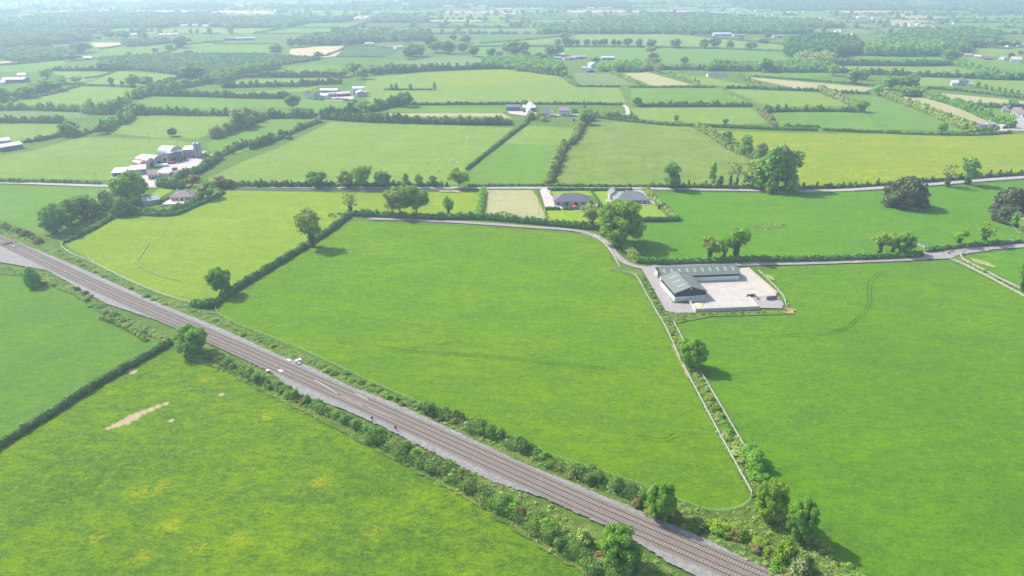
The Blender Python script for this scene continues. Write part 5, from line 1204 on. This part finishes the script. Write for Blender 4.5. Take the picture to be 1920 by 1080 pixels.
building((332,333), (343,330), 6, 2.6, 1.2, 'gable', CREAMW, RUST, 'outbuilding', 'little rusty roofed hut half hidden by the mill hedge', 'outbuilding', MG)
for i, (sx, sy, lb) in enumerate(((370,297,'left'), (377,297,'right'))):
    x, y = G(sx, sy); e = empty('silo', (x, y, 0), label='%s one of two tall grey steel silos at the mill' % lb, cat='silo', group='steel silos')
    MB().tube((0, 0, 1), (0, 0, 11), 1.35, 1.35, 18).build('drum', TING, e, smooth=False); MB().tube((0, 0, 11), (0, 0, 12.1), 1.4, .3, 18).build('cone_roof', TINW, e)
    m = MB()
    for k in range(4): m.tube((math.cos(k * 1.57 + .8) * 1.2, math.sin(k * 1.57 + .8) * 1.2, 0), (math.cos(k * 1.57 + .8) * 1.2, math.sin(k * 1.57 + .8) * 1.2, 1.2), .1, .1, 5)
    m.build('stand', TING, e)
building((369,297), (386,296), 6, 3.2, .4, 'flat', plain('dark_grey_cladding', (.17, .18, .20)), GREYW, 'silo_house', 'dark loading shed at the foot of the silos', 'shed', MG, door=[(-.2,2.4,2.6)])
def box_thing(px, dim, rz, mat, name, label, cat, z=.1):
    x, y = G(*px); e = empty(name, (x, y, z), rz, label=label, cat=cat)
    MB().box((0, 0, dim[2] / 2 + .5), dim).build('body', mat, e)
    for a in (-.32, .32):
        for s in (-1, 1): MB().tube((a * dim[0], s * dim[1] * .42, .4), (a * dim[0], s * dim[1] * .52, .4), .4, .4, 10).build('wheel', plain('tyre', (.02, .02, .02), .9), e)
box_thing((318,308), (7, 2.4, 1.2), .1, plain('dark_red', (.22, .05, .05)), 'farm_trailer', 'dark red trailer parked by the mill tower', 'trailer')
box_thing((334,304), (6, 2.4, 1.3), .5, plain('brown_paint', (.18, .11, .09)), 'farm_trailer', 'brown trailer parked right of the mill tower', 'trailer')
box_thing((344,300), (4, 2.2, 1.8), .4, plain('teal_dark', (.08, .12, .14)), 'farm_trailer', 'dark trailer beside the mauve mill building', 'trailer')
box_thing((304,313), (8, 2.5, 1.5), .1, WHITE, 'tank_trailer', 'white tank trailer in the middle of the mill yard', 'trailer')
box_thing((328,320), (3, 1.8, 1.4), .9, plain('dark_machine', (.09, .08, .08)), 'farm_machine', 'small dark machine standing alone in the mill yard', 'machine')
for i, (sx, sy) in enumerate(((384,301), (391,299), (398,298), (404,297), (388,304))):
    pile((sx, sy), (1.6, 1.3), 1.3, [CONC, GREYW, BRICK][i % 3], 'scrap_heap', '%s from the left of the scrap heaps at the back of the mill yard' % ordn([0, 2, 3, 4, 1][i]), 'scrap heap', i)

# farms farther off
FG = 'buildings of the white farm in the middle distance'
building((950,208.5), (975,208.5), 9, 4, 1.6, 'gable', TINB, TINB, 'farm_shed', 'long blue grey shed at the left of the centre farm', 'shed', FG)
building((981,211), (1004,210.5), 12, 4.4, 1.8, 'gable', TINB, TINW, 'farm_shed', 'white roofed open shed at the centre farm', 'shed', FG, door=[(-.2,5,3),(.25,4,3)])
building((994,204), (1004,203.5), 10, 2.6, 2.4, 'barrely', TING, TINW, 'hay_barn', 'white domed hay barn behind the centre farm', 'barn', FG)
building((990,215), (1000,214.5), 9, 3, 2.4, 'gabley', GREYW, TING, 'outbuilding', 'grey gabled outbuilding in front of the white open shed', 'outbuilding', FG)
building((1015,218.6), (1031,219.4), 12, 4.6, 3, 'gable', WHITE, SLATE, 'farm_barn', 'large slate roofed white barn at the centre farm', 'barn', FG, win=[(-.3,2.4,.8,.8),(.3,2.4,.8,.8)], door=[(0,2,2.4)])
building((996,222.5), (1014,222.5), 5, 2.6, .8, 'flat', BRICK, WHITE, 'outbuilding', 'low outbuilding with white roof and brown front at the centre farm', 'outbuilding', FG)
building((1016,222.8), (1024,222.8), 4, 2.2, .8, 'gable', GREYW, SLATE, 'outbuilding', 'tiny grey outbuilding in front of the slate roofed barn', 'outbuilding', FG)
building((1048,217.5), (1067,218), 7, 5.2, 2.4, 'gable', WHITE, plain('purple_slate', (.27, .20, .26), .8, .12, .8), 'farmhouse', 'two storey white farmhouse with purple slates right of the centre farm', 'house', FG, win=[(x, z, .9, 1.2) for x in (-.38, -.15, .15, .38) for z in (1.5, 4)], door=[(0,1,2.1)], chim=[(-.45,0,1.2),(.45,0,1.2)])
building((1072,227.5), (1078,227.5), 3, 2.4, .8, 'gable', GREYW, TINB, 'hut', 'small grey hut in the field below the farmhouse', 'hut')
FG = 'buildings of the white barns farm at left centre'
building((662,177), (684,176), 12, 4.5, 3, 'barrel', TING, TINW, 'hay_barn', 'bright white round roofed barn at the left centre farm', 'barn', FG)
building((669,182), (688,181), 10, 4.2, 2, 'gabley', TING, TINW, 'farm_shed', 'grey shed with white roof in front of the round roofed barn', 'shed', FG)
building((589,184.5), (600,184.5), 14, 3.6, 2.6, 'gabley', GREYW, plain('plum_tin', (.20, .12, .15), .7, .15, .5), 'farm_barn', 'plum roofed barn at the left centre farm', 'barn', FG)
building((600,176.5), (633,176.5), 9, 4, 1.4, 'gable', plain('dark_grey_cladding', (.17, .18, .20)), TINW, 'farm_shed', 'long pale roofed shed behind the left centre farm', 'shed', FG)
building((600,184), (614,184), 6, 3, 1.8, 'gable', WHITE, TINW, 'farmhouse', 'small white house in the left centre farm', 'house', FG, win=[(-.3,1.6,.8,1),(.3,1.6,.8,1)], door=[(0,.9,2)])
building((617,182), (630,181), 8, 3, 1.4, 'gable', GREYW, TING, 'farm_shed', 'grey shed between the small white house and the open barn', 'shed', FG)
building((632,182), (657,180.5), 9, 3.2, 1.6, 'gable', BRICK, PINKW, 'open_barn', 'pink roofed open fronted barn with white posts', 'barn', FG, door=[(-.3,3,2.4),(0,3,2.4),(.3,3,2.4)])
building((570,184), (579,184), 8, 4.4, 2.4, 'gabley', WHITE, plain('plum_tin', (.20, .12, .15)), 'farmhouse', 'narrow white house with plum roof at the left end of the farm', 'house', FG, win=[(0,3.4,.8,1)])
FG = 'farm at the far left edge'
building((4,156), (46,155), 14, 4, 1.6, 'gable', TINB, sheetmetal('pale_blue_tin', (.42, .45, .55)), 'farm_shed', 'long shed with pale blue roof at the far left farm', 'shed', FG)
building((35,148), (50,147), 12, 4.5, 1.8, 'gable', CREAMW, TINW, 'farm_shed', 'white roofed shed behind the pale blue one at the far left', 'shed', FG)
building((50,153), (57,152), 8, 3.4, 1.8, 'gabley', TINB, TINB, 'farm_shed', 'dark shed at the right end of the far left farm', 'shed', FG)
building((-14,160), (8,159), 10, 3, .8, 'flat', WHITE, TINW, 'farm_shed', 'white flat roofed shed cut by the left edge', 'shed', FG)
building((2,285), (44,278), 9, 3.2, 1.6, 'gable', TINB, sheetmetal('beige_sheet', (.42, .37, .34)), 'farm_shed', 'long beige roofed shed at the left edge above the road', 'shed')
building((-30,275), (20,270), 9, 3, 1.4, 'gable', GREYW, TING, 'farm_shed', 'grey roofed shed behind the beige one at the left edge', 'shed')
# scattered houses and sheds; (ax, ay, bx, by, depth, eave, rise, roof, wall, roof material, name, label)
SC_ = [
 (1025,107,1058,107,12,4,1.6,'gable',GREYW,TINW,'farm_shed','long white and grey shed below the grove in the far centre'),
 (1030,112,1052,112,8,3,1.2,'gable',PINKW,TING,'farm_shed','pinkish low shed under the long white and grey one'),
 (1058,113,1080,112,10,3,1,'gable',CREAMW,RUST,'farm_shed','rusty roofed shed right of the long white and grey shed'),
 (1075,111,1100,110,14,3.2,1.2,'gable',GREYW,plain('mauve_roof',(.30,.28,.33)),'farm_shed','wide mauve roofed shed in the far centre'),
 (1128,113,1152,113,12,4,1.4,'gable',plain('green_wall',(.18,.26,.14)),TINW,'farm_shed','green walled shed with pale roof in the far centre'),
 (1090,131,1108,132,7,2.8,1.8,'gable',WHITE,TING,'cottage','low white cottage above the grey meadow'),
 (1108,127,1120,126,8,4.5,2.4,'gabley',WHITE,WHITE,'cottage','white gabled cottage right of the low one above the grey meadow'),
 (1100,136,1115,135.5,6,2.4,1,'gable',TINB,TINB,'outbuilding','dark outbuilding at the edge of the grey meadow'),
 (1180,134,1200,134,8,3,1.4,'gable',WHITE,TING,'bungalow','white bungalow above the tan field right of centre'),
 (930,106,943,106,9,7.5,1.8,'hip',GREYW,SLATE2,'country_house','pale grey country house in the grove'),
 (1327,144.5,1362,144.5,9,3.2,2.2,'hip',WHITE,SLATE,'bungalow','white slate roofed bungalow standing among pale fields'),
 (1507,98,1516,97,9,10,3,'gabley',WHITE,plain('pink_tile',(.45,.33,.30)),'tower_house','tall white tower house half hidden in the dark wood'),
 (1339,68,1372,68,18,5,2,'gable',GREYW,sheetmetal('lilac_sheet',(.50,.50,.60)),'farm_shed','wide lilac roofed shed beyond the ridge field'),
 (1375,69,1398,69,12,4,1.2,'gable',CREAMW,RUST,'farm_shed','rust coloured shed right of the lilac roofed one'),
 (1450,71,1470,71,10,4,1.4,'gable',CREAMW,RUST,'farm_shed','brown roofed shed beyond the right end of the ridge field'),
 (1784,161,1795,161.5,9,4,1.8,'gable',WHITE,TINW,'mansion_wing','white left wing of the grey mansion'),
 (1796,161.5,1813,162,11,6.5,3,'hip',GREYW,SLATE,'mansion','grey mansion with many gables'),
 (1814,162.5,1824,163,9,3.4,1.6,'gable',WHITE,TING,'mansion_wing','white right wing of the grey mansion'),
 (1878,211,1890,212,9,3.4,2.6,'gabley',WHITE,BROWNT,'cottage','leftmost of the white cottages with brown roofs at the right edge'),
 (1894,214,1908,216,9,3.4,2.8,'gable',WHITE,BROWNT,'cottage','middle of the white cottages with brown roofs at the right edge'),
 (1906,219,1930,222,9,3.4,2.8,'gable',WHITE,BROWNT,'cottage','rightmost of the white cottages with brown roofs at the right edge'),
 (1834,242,1850,242,7,2.6,1,'gable',GREYW,TINB,'outbuilding','dark roofed outbuilding above the buttercup field at right'),
 (1850,240,1866,240,8,3.2,1.2,'gable',PINKW,plain('mauve_roof',(.30,.28,.33)),'outbuilding','mauve roofed outbuilding near the right hand junction'),
 (1876,242,1890,242,6,2.2,.4,'flat',WHITE,TINW,'outbuilding','white flat roofed hut beside the right hand junction'),
 (1806,106,1822,107,9,3,2,'gable',PINKW,RUST,'bungalow','leftmost pink roofed bungalow in the upper right field'),
 (1824,109,1838,110,9,3,2,'gable',CREAMW,PINKW,'bungalow','second pink roofed bungalow in the upper right field'),
 (1844,112,1860,113,9,2.6,1.6,'gable',BRICK,BRICK,'farm_shed','low brown shed between the bungalows at upper right'),
 (1872,112,1882,113,9,3.4,2.2,'gabley',WHITE,GREYW,'cottage','small pale cottage left of the white one at upper right'),
 (1894,116,1914,117,10,4.2,3,'gable',WHITE,PINKW,'cottage','large white cottage with pink roof at upper right'),
 (1890,88,1905,88,9,3.4,2,'gable',WHITE,TING,'cottage','white cottage among the trees at the right edge'),
 (1908,87,1925,87,9,3.4,2,'gable',WHITE,TING,'cottage','pale cottage at the very right edge beside the trees'),
 (283,80,296,80,10,4,2,'gable',WHITE,TINW,'farmhouse','bright white farmhouse in the upper left fields'),
 (245,68,256,68,10,4,2,'gable',WHITE,TINW,'cottage','small white cottage above the bright farmhouse at upper left'),
 (298,68,310,68,9,3.4,2,'gable',WHITE,RUST,'cottage','pink roofed cottage, left of three at upper left'),
 (312,68,322,68,9,3.4,2,'gable',WHITE,RUST,'cottage','pink roofed cottage, middle of three at upper left'),
 (324,67,334,67,9,3.4,2,'gable',WHITE,RUST,'cottage','pink roofed cottage, right of three at upper left'),
 (420,76,440,76,16,4,1.6,'gable',TINB,TINB,'farm_shed','dark blue roofed shed above the wide pale field at upper left'),
 (442,76,478,75,14,4,1.4,'gable',TINB,sheetmetal('lilac_sheet2',(.40,.40,.50)),'farm_shed','long lilac roofed shed above the wide pale field'),
 (640,84,652,84,9,3.2,2,'gable',WHITE,GREYW,'cottage','white cottage left of the pair above the dark crop field'),
 (684,85,700,85,9,3.2,2,'gable',CREAMW,PINKW,'bungalow','pink bungalow above the dark crop field'),
 (724,91,740,91,9,3.2,2,'gable',CREAMW,BROWNT,'bungalow','brown roofed bungalow at the corner of the dark crop field'),
 (742,92,756,91,9,3.2,2,'gable',WHITE,PINKW,'bungalow','white bungalow right of the brown roofed one'),
 (155,112,172,112,9,3,1.4,'gable',CREAMW,TINW,'farm_shed','pale shed at the left end of the young plantation'),
 (12,80,22,80,9,3.4,2,'gable',WHITE,RUST,'cottage','pink cottage beside the hazy wood at the far left'),
]
for ax, ay, bx, by, dp, ev, rs, rf, wmt, rmt, nm, lb in SC_:
    n = 3 if bx - ax > 14 else 2
    house = any(k in nm for k in ('cottage', 'house', 'bungalow', 'mansion'))
    building((ax, ay), (bx, by), dp, ev, rs, rf, wmt, rmt, nm, lb, 'house' if house else 'shed', win=wl(n, 1.7 if ev < 6 else 4.5, 1, 1.1, -.33, .33) if house else (), door=[(0, 1, 2.1)] if house else [(.1, 4, 3)], chim=[(.4, 0, 1.1)] if nm in ('cottage', 'farmhouse') else ())
# specks of houses and sheds in the hazy town
TOWN.sort(); cnt = {}
for i, (x, y, w) in enumerate(TOWN):
    big = 'long white shed' if w > 24 else 'white shed' if w > 12 else 'tiny pale house'
    band = 'near the top edge' if y < 12 else 'below the hills' if y < 26 else 'in the hazy plain'
    side = 'at left' if x < 400 else 'left of centre' if x < 800 else 'at centre' if x < 1150 else 'right of centre' if x < 1560 else 'at right'
    n = cnt[(big, band, side)] = cnt.get((big, band, side), 0) + 1
    building((x - w / 2, y), (x + w / 2, y), 14 if w > 12 else 9, 6 if w > 12 else 4.5, 2, 'gable', WHITE, [TINW, PINKW, TING][i % 3] if w > 8 else [SLATE, RUST, TINW][i % 3], 'distant_shed' if w > 12 else 'distant_house',
             'far off %s %s %s, %s from the left' % (big, band, side, ordn(n - 1)), 'shed' if w > 12 else 'house', 'pale specks of the hazy town')

# ------------------------------------------------------------------ fences
def fence(px, label, h=1.15, mat=None, n=3, rails=(.55, 1.05), thick=.06, step=3.0, group='white rail fences'):
    mat = mat or WFENCE; w = [Vector((x, y, 0)) for x, y in (wpts(px, n) if n else wpts(px))]; c = w[0].copy()
    e = empty('rail_fence', c, label=label, cat='fence', group=group)
    for z in rails:
        m = MB(); P = [p - c for p in w]; vs = []
        for i, p in enumerate(P):
            d = (P[min(i + 1, len(P) - 1)] - P[max(i - 1, 0)]).normalized(); nn = Vector((-d.y, d.x, 0)) * .03
            for s, dz in ((-1, -thick), (-1, thick), (1, thick), (1, -thick)): vs.append(p + nn * s * 1.6 + Vector((0, 0, z + dz * .7)))
        m.add(vs, [(4 * i + k, 4 * i + (k + 1) % 4, 4 * i + 4 + (k + 1) % 4, 4 * i + 4 + k) for i in range(len(P) - 1) for k in range(4)]); m.build('rail', mat, e)
    W_ = walk([(p.x, p.y) for p in w], step); W_.sort(key=lambda s: s[1]); pm = None
    for x, y, a in W_[:100]:
        if pm is None: o = MB().box((0, 0, h / 2), (.11, .11, h)).build('post', mat, e); pm = o.data
        else: o = bpy.data.objects.new('post', pm); COL.objects.link(o); o.parent = e
        o.location = (x - c.x, y - c.y, 0); o.rotation_euler = (0, 0, a)
    if len(W_) > 100:
        m = MB()
        for x, y, a in W_[100:]: m.box((x - c.x, y - c.y, h / 2), (.11, .11, h), a)
        m.build('posts', mat, e, kind='stuff')
fence([(1165,511),(1180,514),(1194,521),(1213,556),(1236,596),(1250,620),(1268,660),(1298,720),(1345,810),(1409,927)], 'white fence down the right side of the big central field')
fence([(1263,607),(1273,625),(1282,643)], 'short white fence above the round tree, nearest the yard')
fence([(1308,692),(1324,718),(1350,762),(1379,812),(1408,862)], 'white fence on the left side of the right hand field, below the round tree')
fence([(1424,886),(1433,903)], 'last short piece of white fence beside the light green tree', n=0)
fence([(404,576),(406,584),(414,593),(450,612),(560,655),(700,720),(860,790),(960,832),(1100,878),(1160,898),(1250,930),(1290,948),(1330,959),(1365,959),(1392,951),(1406,938),(1408,925)], 'long thin fence between the railway bank and the big central field', thick=.04, mat=plain('pale_wire_fence', (.27, .34, .16), .8, .1, 1))
fence([(235,403),(200,414),(170,430),(135,448),(117,458),(118,466),(140,480),(180,497),(240,527),(300,552),(340,565),(365,570)], 'long pale fence round the foot of the yellow-green field', thick=.09, mat=plain('pale_green_rail', (.58, .62, .46), .8, .1, 1))
fence([(1783,489),(1800,495),(1850,520),(1920,558),(2000,602)], 'lower white fence at the right edge', thick=.14)
fence([(1800,480),(1808,490),(1850,512),(1885,530),(1920,546)], 'upper white fence at the right edge', thick=.12)
fence([(1422,509),(1448,535),(1468,558),(1473,574)], 'white fence curving round the right side of the concrete yard')
fence([(1088,441),(1120,450),(1140,467),(1152,485),(1162,502)], 'white fence along the inside of the lane bend', thick=.08)
fence([(1180,459),(1190,477),(1200,485),(1225,492)], 'pale fence beside the hedge under the giant tree', thick=.06)
fence([(1205,508),(1249,585)], 'low wooden edging fence of the gravel drive', .6, WOODF, 0, (.4,), group='low wooden fences')
fence([(1880,413),(1895,424),(1912,440)], 'wooden fence below the dark trees at the right edge', 1.2, WOODF, 0, group='low wooden fences')
fence([(120,762),(200,710),(300,650)], 'wire fence along the bank of the straight dark hedge', 1.0, WOODF, 0, (.8,), .03, group='low wooden fences')
def gate(px1, px2, label, mat=None):
    a, b = Vector((*G(*px1), 0)), Vector((*G(*px2), 0)); L = (b - a).length; e = empty('field_gate', a, math.atan2(b.y - a.y, b.x - a.x), label=label, cat='gate')
    m = MB()
    for z in (.2, .45, .7, .95, 1.2): m.tube((0, 0, z), (L, 0, z), .035, .035, 5)
    m.tube((L / 2, 0, .2), (L / 2, 0, 1.2), .035, .035, 5); m.build('gate_bars', mat or TING, e)
    for x in (-.2, L + .2): MB().box((x, 0, .75), (.42, .42, 1.5), 0, .9).build('gate_pier', CREAMW if not mat else mat, e)
gate((1146,508), (1162,509), 'metal gate with pale piers at the top corner of the big field')
gate((1466,579), (1476,575), 'metal gate with dark piers at the far right corner of the yard', GREYW)
gate((1719,461), (1732,466), 'field gate left of the road apron')
gate((1806,471), (1803,478), 'field gate at the end of the upper white fence')
gate((1050,394), (1057,394), 'white garden gate in the clipped hedge')
gate((862,352), (878,354), 'field gate on the road near the light green tree')
wall_run([(1719,459),(1737,467)], .9, .4, STONE, 'stone_wall', 'short stone wall beside the road apron')
wall_run([(1290,357),(1450,361),(1560,361)], .7, .5, STONE, 'stone_wall', 'low mossy stone wall on the near side of the road below the tall clump')
wall_run([(1600,359),(1650,356),(1750,349),(1850,341),(1920,336)], .7, .5, STONE, 'stone_wall', 'low mossy stone wall on the near side of the road at right')
wall_run([(440,356),(560,357),(700,358),(850,358)], .6, .4, STONE, 'stone_wall', 'low stone wall on the near side of the road at left')
wall_run([(318,385),(300,387)], .8, .25, CREAMW, 'garden_wall', 'short garden wall beside the pink paving')
for i, (x, y, k) in enumerate(((1778,476,.7), (1784,473,.9))):
    wall_run([(x - 1, y + .6), (x + 1, y - .6)], 1.3, .5, plain('dark_block', (.20, .17, .16)), 'gate_pier', ['lower', 'upper'][i] + ' dark stone pier at the mouth of the road apron', 'pier')
def pole(px, top, label, arm=True):
    x, y = G(*px); h = height_for(x, y, top); e = empty('utility_pole', (x, y, 0), .3, label=label, cat='pole', group='utility poles')
    MB().tube((0, 0, 0), (0, 0, h), .14, .1, 8).build('shaft', WOODF, e)
    if arm: MB().box((0, 0, h - .6), (1.8, .12, .12)).build('crossarm', WOODF, e)
pole((1010,404), 377, 'dark wooden pole standing in the hay plot'); pole((1737,467), 441, 'pale pole beside the road apron', False)
pole((1447,420), 394, 'pole standing in the ring of rough grass'); pole((184,348), 322, 'wooden pole on the road left of the mill')
pole((74,263), 240, 'wooden pole in the far left pasture'); pole((281,268), 248, 'wooden pole in the pasture above the mill')
pole((1237,142), 120, 'pole at the foot of the belt of trees below the ridge'); pole((879,213), 198, 'thin pole in the pasture left of the centre farm', False)

# trackside things
def cabinet(px, d, rz, mat, label):
    x, y = G(*px); e = empty('equipment_cabinet', (x, y, .1), rz, label=label, cat='cabinet', group='trackside cabinets')
    MB().box((0, 0, d[2] / 2), d).build('case', mat, e); MB().box((0, 0, d[2] + .06), (d[0] + .15, d[1] + .15, .1)).build('lid', WHITE, e)
    MB().box((0, -d[1] / 2 - .015, d[2] * .5), (d[0] * .8, .03, d[2] * .8)).build('door', GREYW, e)
cabinet((557,683), (.9, .7, 1.4), -.6, WHITE, 'white signalling cabinet beside the railway, left one')
cabinet((563,681), (1.1, .7, 1.5), -.6, plain('pale_grey_paint', (.55, .57, .58)), 'grey signalling cabinet beside the railway, right one')
cabinet((561,685), (.7, .5, .9), -.6, plain('pale_grey_paint', (.55, .57, .58)), 'small grey box in front of the two signalling cabinets')
cabinet((28,465), (.6, .5, 1.0), -.6, WHITE, 'small white box beside the railway at far left')
for px, w, h, lb in (((542,678), 1.6, .9, 'pale concrete slab left of the signalling cabinets'), ((502,697), 1.2, .8, 'pale concrete slab on the near side of the tracks'), ((527,698), 1.9, 1.1, 'pale slab lying between the two railway tracks'), ((1043,862), .1, .1, 'x')):
    if lb == 'x': continue
    x, y = G(*px); o = MB().box((0, 0, .1), (w, h, .16), -.6).build('concrete_slab', plain('pale_slab', (.60, .58, .50)), label=lb, cat='slab'); o.location = (x, y, ZT)
for px, lb in (((742,808), 'small dark signal on a short post beside the near track'), ((698,790), 'dark relay box on a post at the edge of the near hedge')):
    x, y = G(*px); e = empty('trackside_signal', (x, y, 0), -.6, label=lb, cat='signal')
    MB().tube((0, 0, 0), (0, 0, 1.0), .08, .08, 6).build('post', GREYW, e); MB().box((0, 0, 1.25), (.6, .4, .7)).build('head', DARKP, e)

# ------------------------------------------------------------------ cattle
def cow_mesh(name, mat, lying=False):
    v = [(0, 0, .95), (-.65, 0, 1.0), (.6, 0, 1.0), (1.0, 0, 1.12), (1.3, 0, .98 if not lying else 1.2), (1.62, 0, .72 if not lying else 1.1),
         (.62, .2, .8), (.62, .22, .42), (.62, .22, .04), (.62, -.2, .8), (.62, -.22, .42), (.66, -.22, .04),
         (-.7, .2, .82), (-.62, .22, .45), (-.7, .22, .04), (-.7, -.2, .82), (-.62, -.22, .45), (-.68, -.22, .04), (-.92, 0, 1.02), (-1.0, 0, .55)]
    ed = [(0, 1), (0, 2), (2, 3), (3, 4), (4, 5), (2, 6), (6, 7), (7, 8), (2, 9), (9, 10), (10, 11), (1, 12), (12, 13), (13, 14), (1, 15), (15, 16), (16, 17), (1, 18), (18, 19)]
    if lying: v = [(x, y * 1.6, z - .6 if z > .5 else .1) for x, y, z in v]
    me = bpy.data.meshes.new(name); me.from_pydata(v, ed, []); o = link(name, me, mat)
    md = o.modifiers.new('skin', 'SKIN'); me.skin_vertices[0]
    rad = [.38, .34, .34, .2, .17, .1, .14, .08, .06, .14, .08, .06, .16, .08, .06, .16, .08, .06, .1, .03]
    L = me.skin_vertices[0].data
    for i, r in enumerate(rad): L[i].radius = (r, r)
    L[0].use_root = True
    s = o.modifiers.new('sub', 'SUBSURF'); s.levels = s.render_levels = 1
    return o
def hide(name, a, b, sc):
    m, t = newmat(name); tc = nd(t, 'ShaderNodeTexCoord'); n = noise(t, tc.outputs['Object'], sc, 2)
    finish(t, mixc(t, ramp(t, n, .50, .53), a, b), .9); return m
BR = cow_mesh('cow', hide('brown_hide', (.10, .035, .015), (.14, .05, .02), 2)); BW = cow_mesh('cow', hide('pied_hide', (.75, .73, .68), (.03, .03, .03), 1.2)); WH = cow_mesh('cow', hide('white_hide', (.78, .74, .66), (.70, .64, .55), 2), True)
used = set()
def cow(src, px, rz, label, group, z=0):
    if src.name in used: o = src.copy(); COL.objects.link(o)
    else: o = src; used.add(src.name)
    x, y = G(*px); o.location = (x, y, z); o.rotation_euler = (0, 0, rz); tag(o, label, 'cow', group)
for i, (p, rz) in enumerate((((617,406), 1.4), ((623,404), .2), ((628,408), 2.9), ((635,403), .3), ((640,404), 3.4), ((648,402), .9), ((653,397), .2))):
    cow(BR, p, rz, '%s from the left of the brown cattle by the top corner of the big field' % ordn(i), 'brown cattle grazing near the hedge corner')
for src, p, rz, lb in ((BW, (870,260), 0, 'black and white cow, left of three in the top right of the left pasture'), (BW, (876,261), 2.5, 'black and white cow, middle of three in the top right of the left pasture'), (WH, (895,259), .4, 'white cow lying at the top right of the left middle pasture'),
   (BW, (801,307), 1, 'pied cow farthest left in the left middle pasture'), (WH, (821,301), 0, 'bright white cow lying in the left middle pasture'), (BW, (846,303), 2, 'dark pied cow right of the bright white one'), (WH, (857,307), .5, 'cream cow lying near the field hedge'), (BW, (822,321), 1.2, 'dark pied cow nearest the road in the left middle pasture'),
   (BW, (880,281), .2, 'pied cow alone near the upper field hedge'), (BW, (1611,267), .3, 'pied cow in the buttercup field at right'), (BW, (1577,262), .3, 'small distant pied cow left in the buttercup field'), (BW, (1137,242), .3, 'dark cow at the top of the rough pasture')):
    cow(src, p, rz, lb, 'cattle scattered over the middle pastures')

# ------------------------------------------------------------------ haze
hz = MB().box((0, 3600, 140), (21000, 12600, 284)); m, t = newmat('haze_air')
pv = nd(t, 'ShaderNodeVolumePrincipled'); pv.inputs['Color'].default_value = (.63, .83, 1, 1); pv.inputs['Density'].default_value = HAZE_D; pv.inputs['Anisotropy'].default_value = .25
o_ = nd(t, 'ShaderNodeOutputMaterial'); t.links.new(pv.outputs[0], o_.inputs[1])
hz.build('haze', m, label='thin pale blue haze over the whole farmland', cat='haze', kind='stuff')
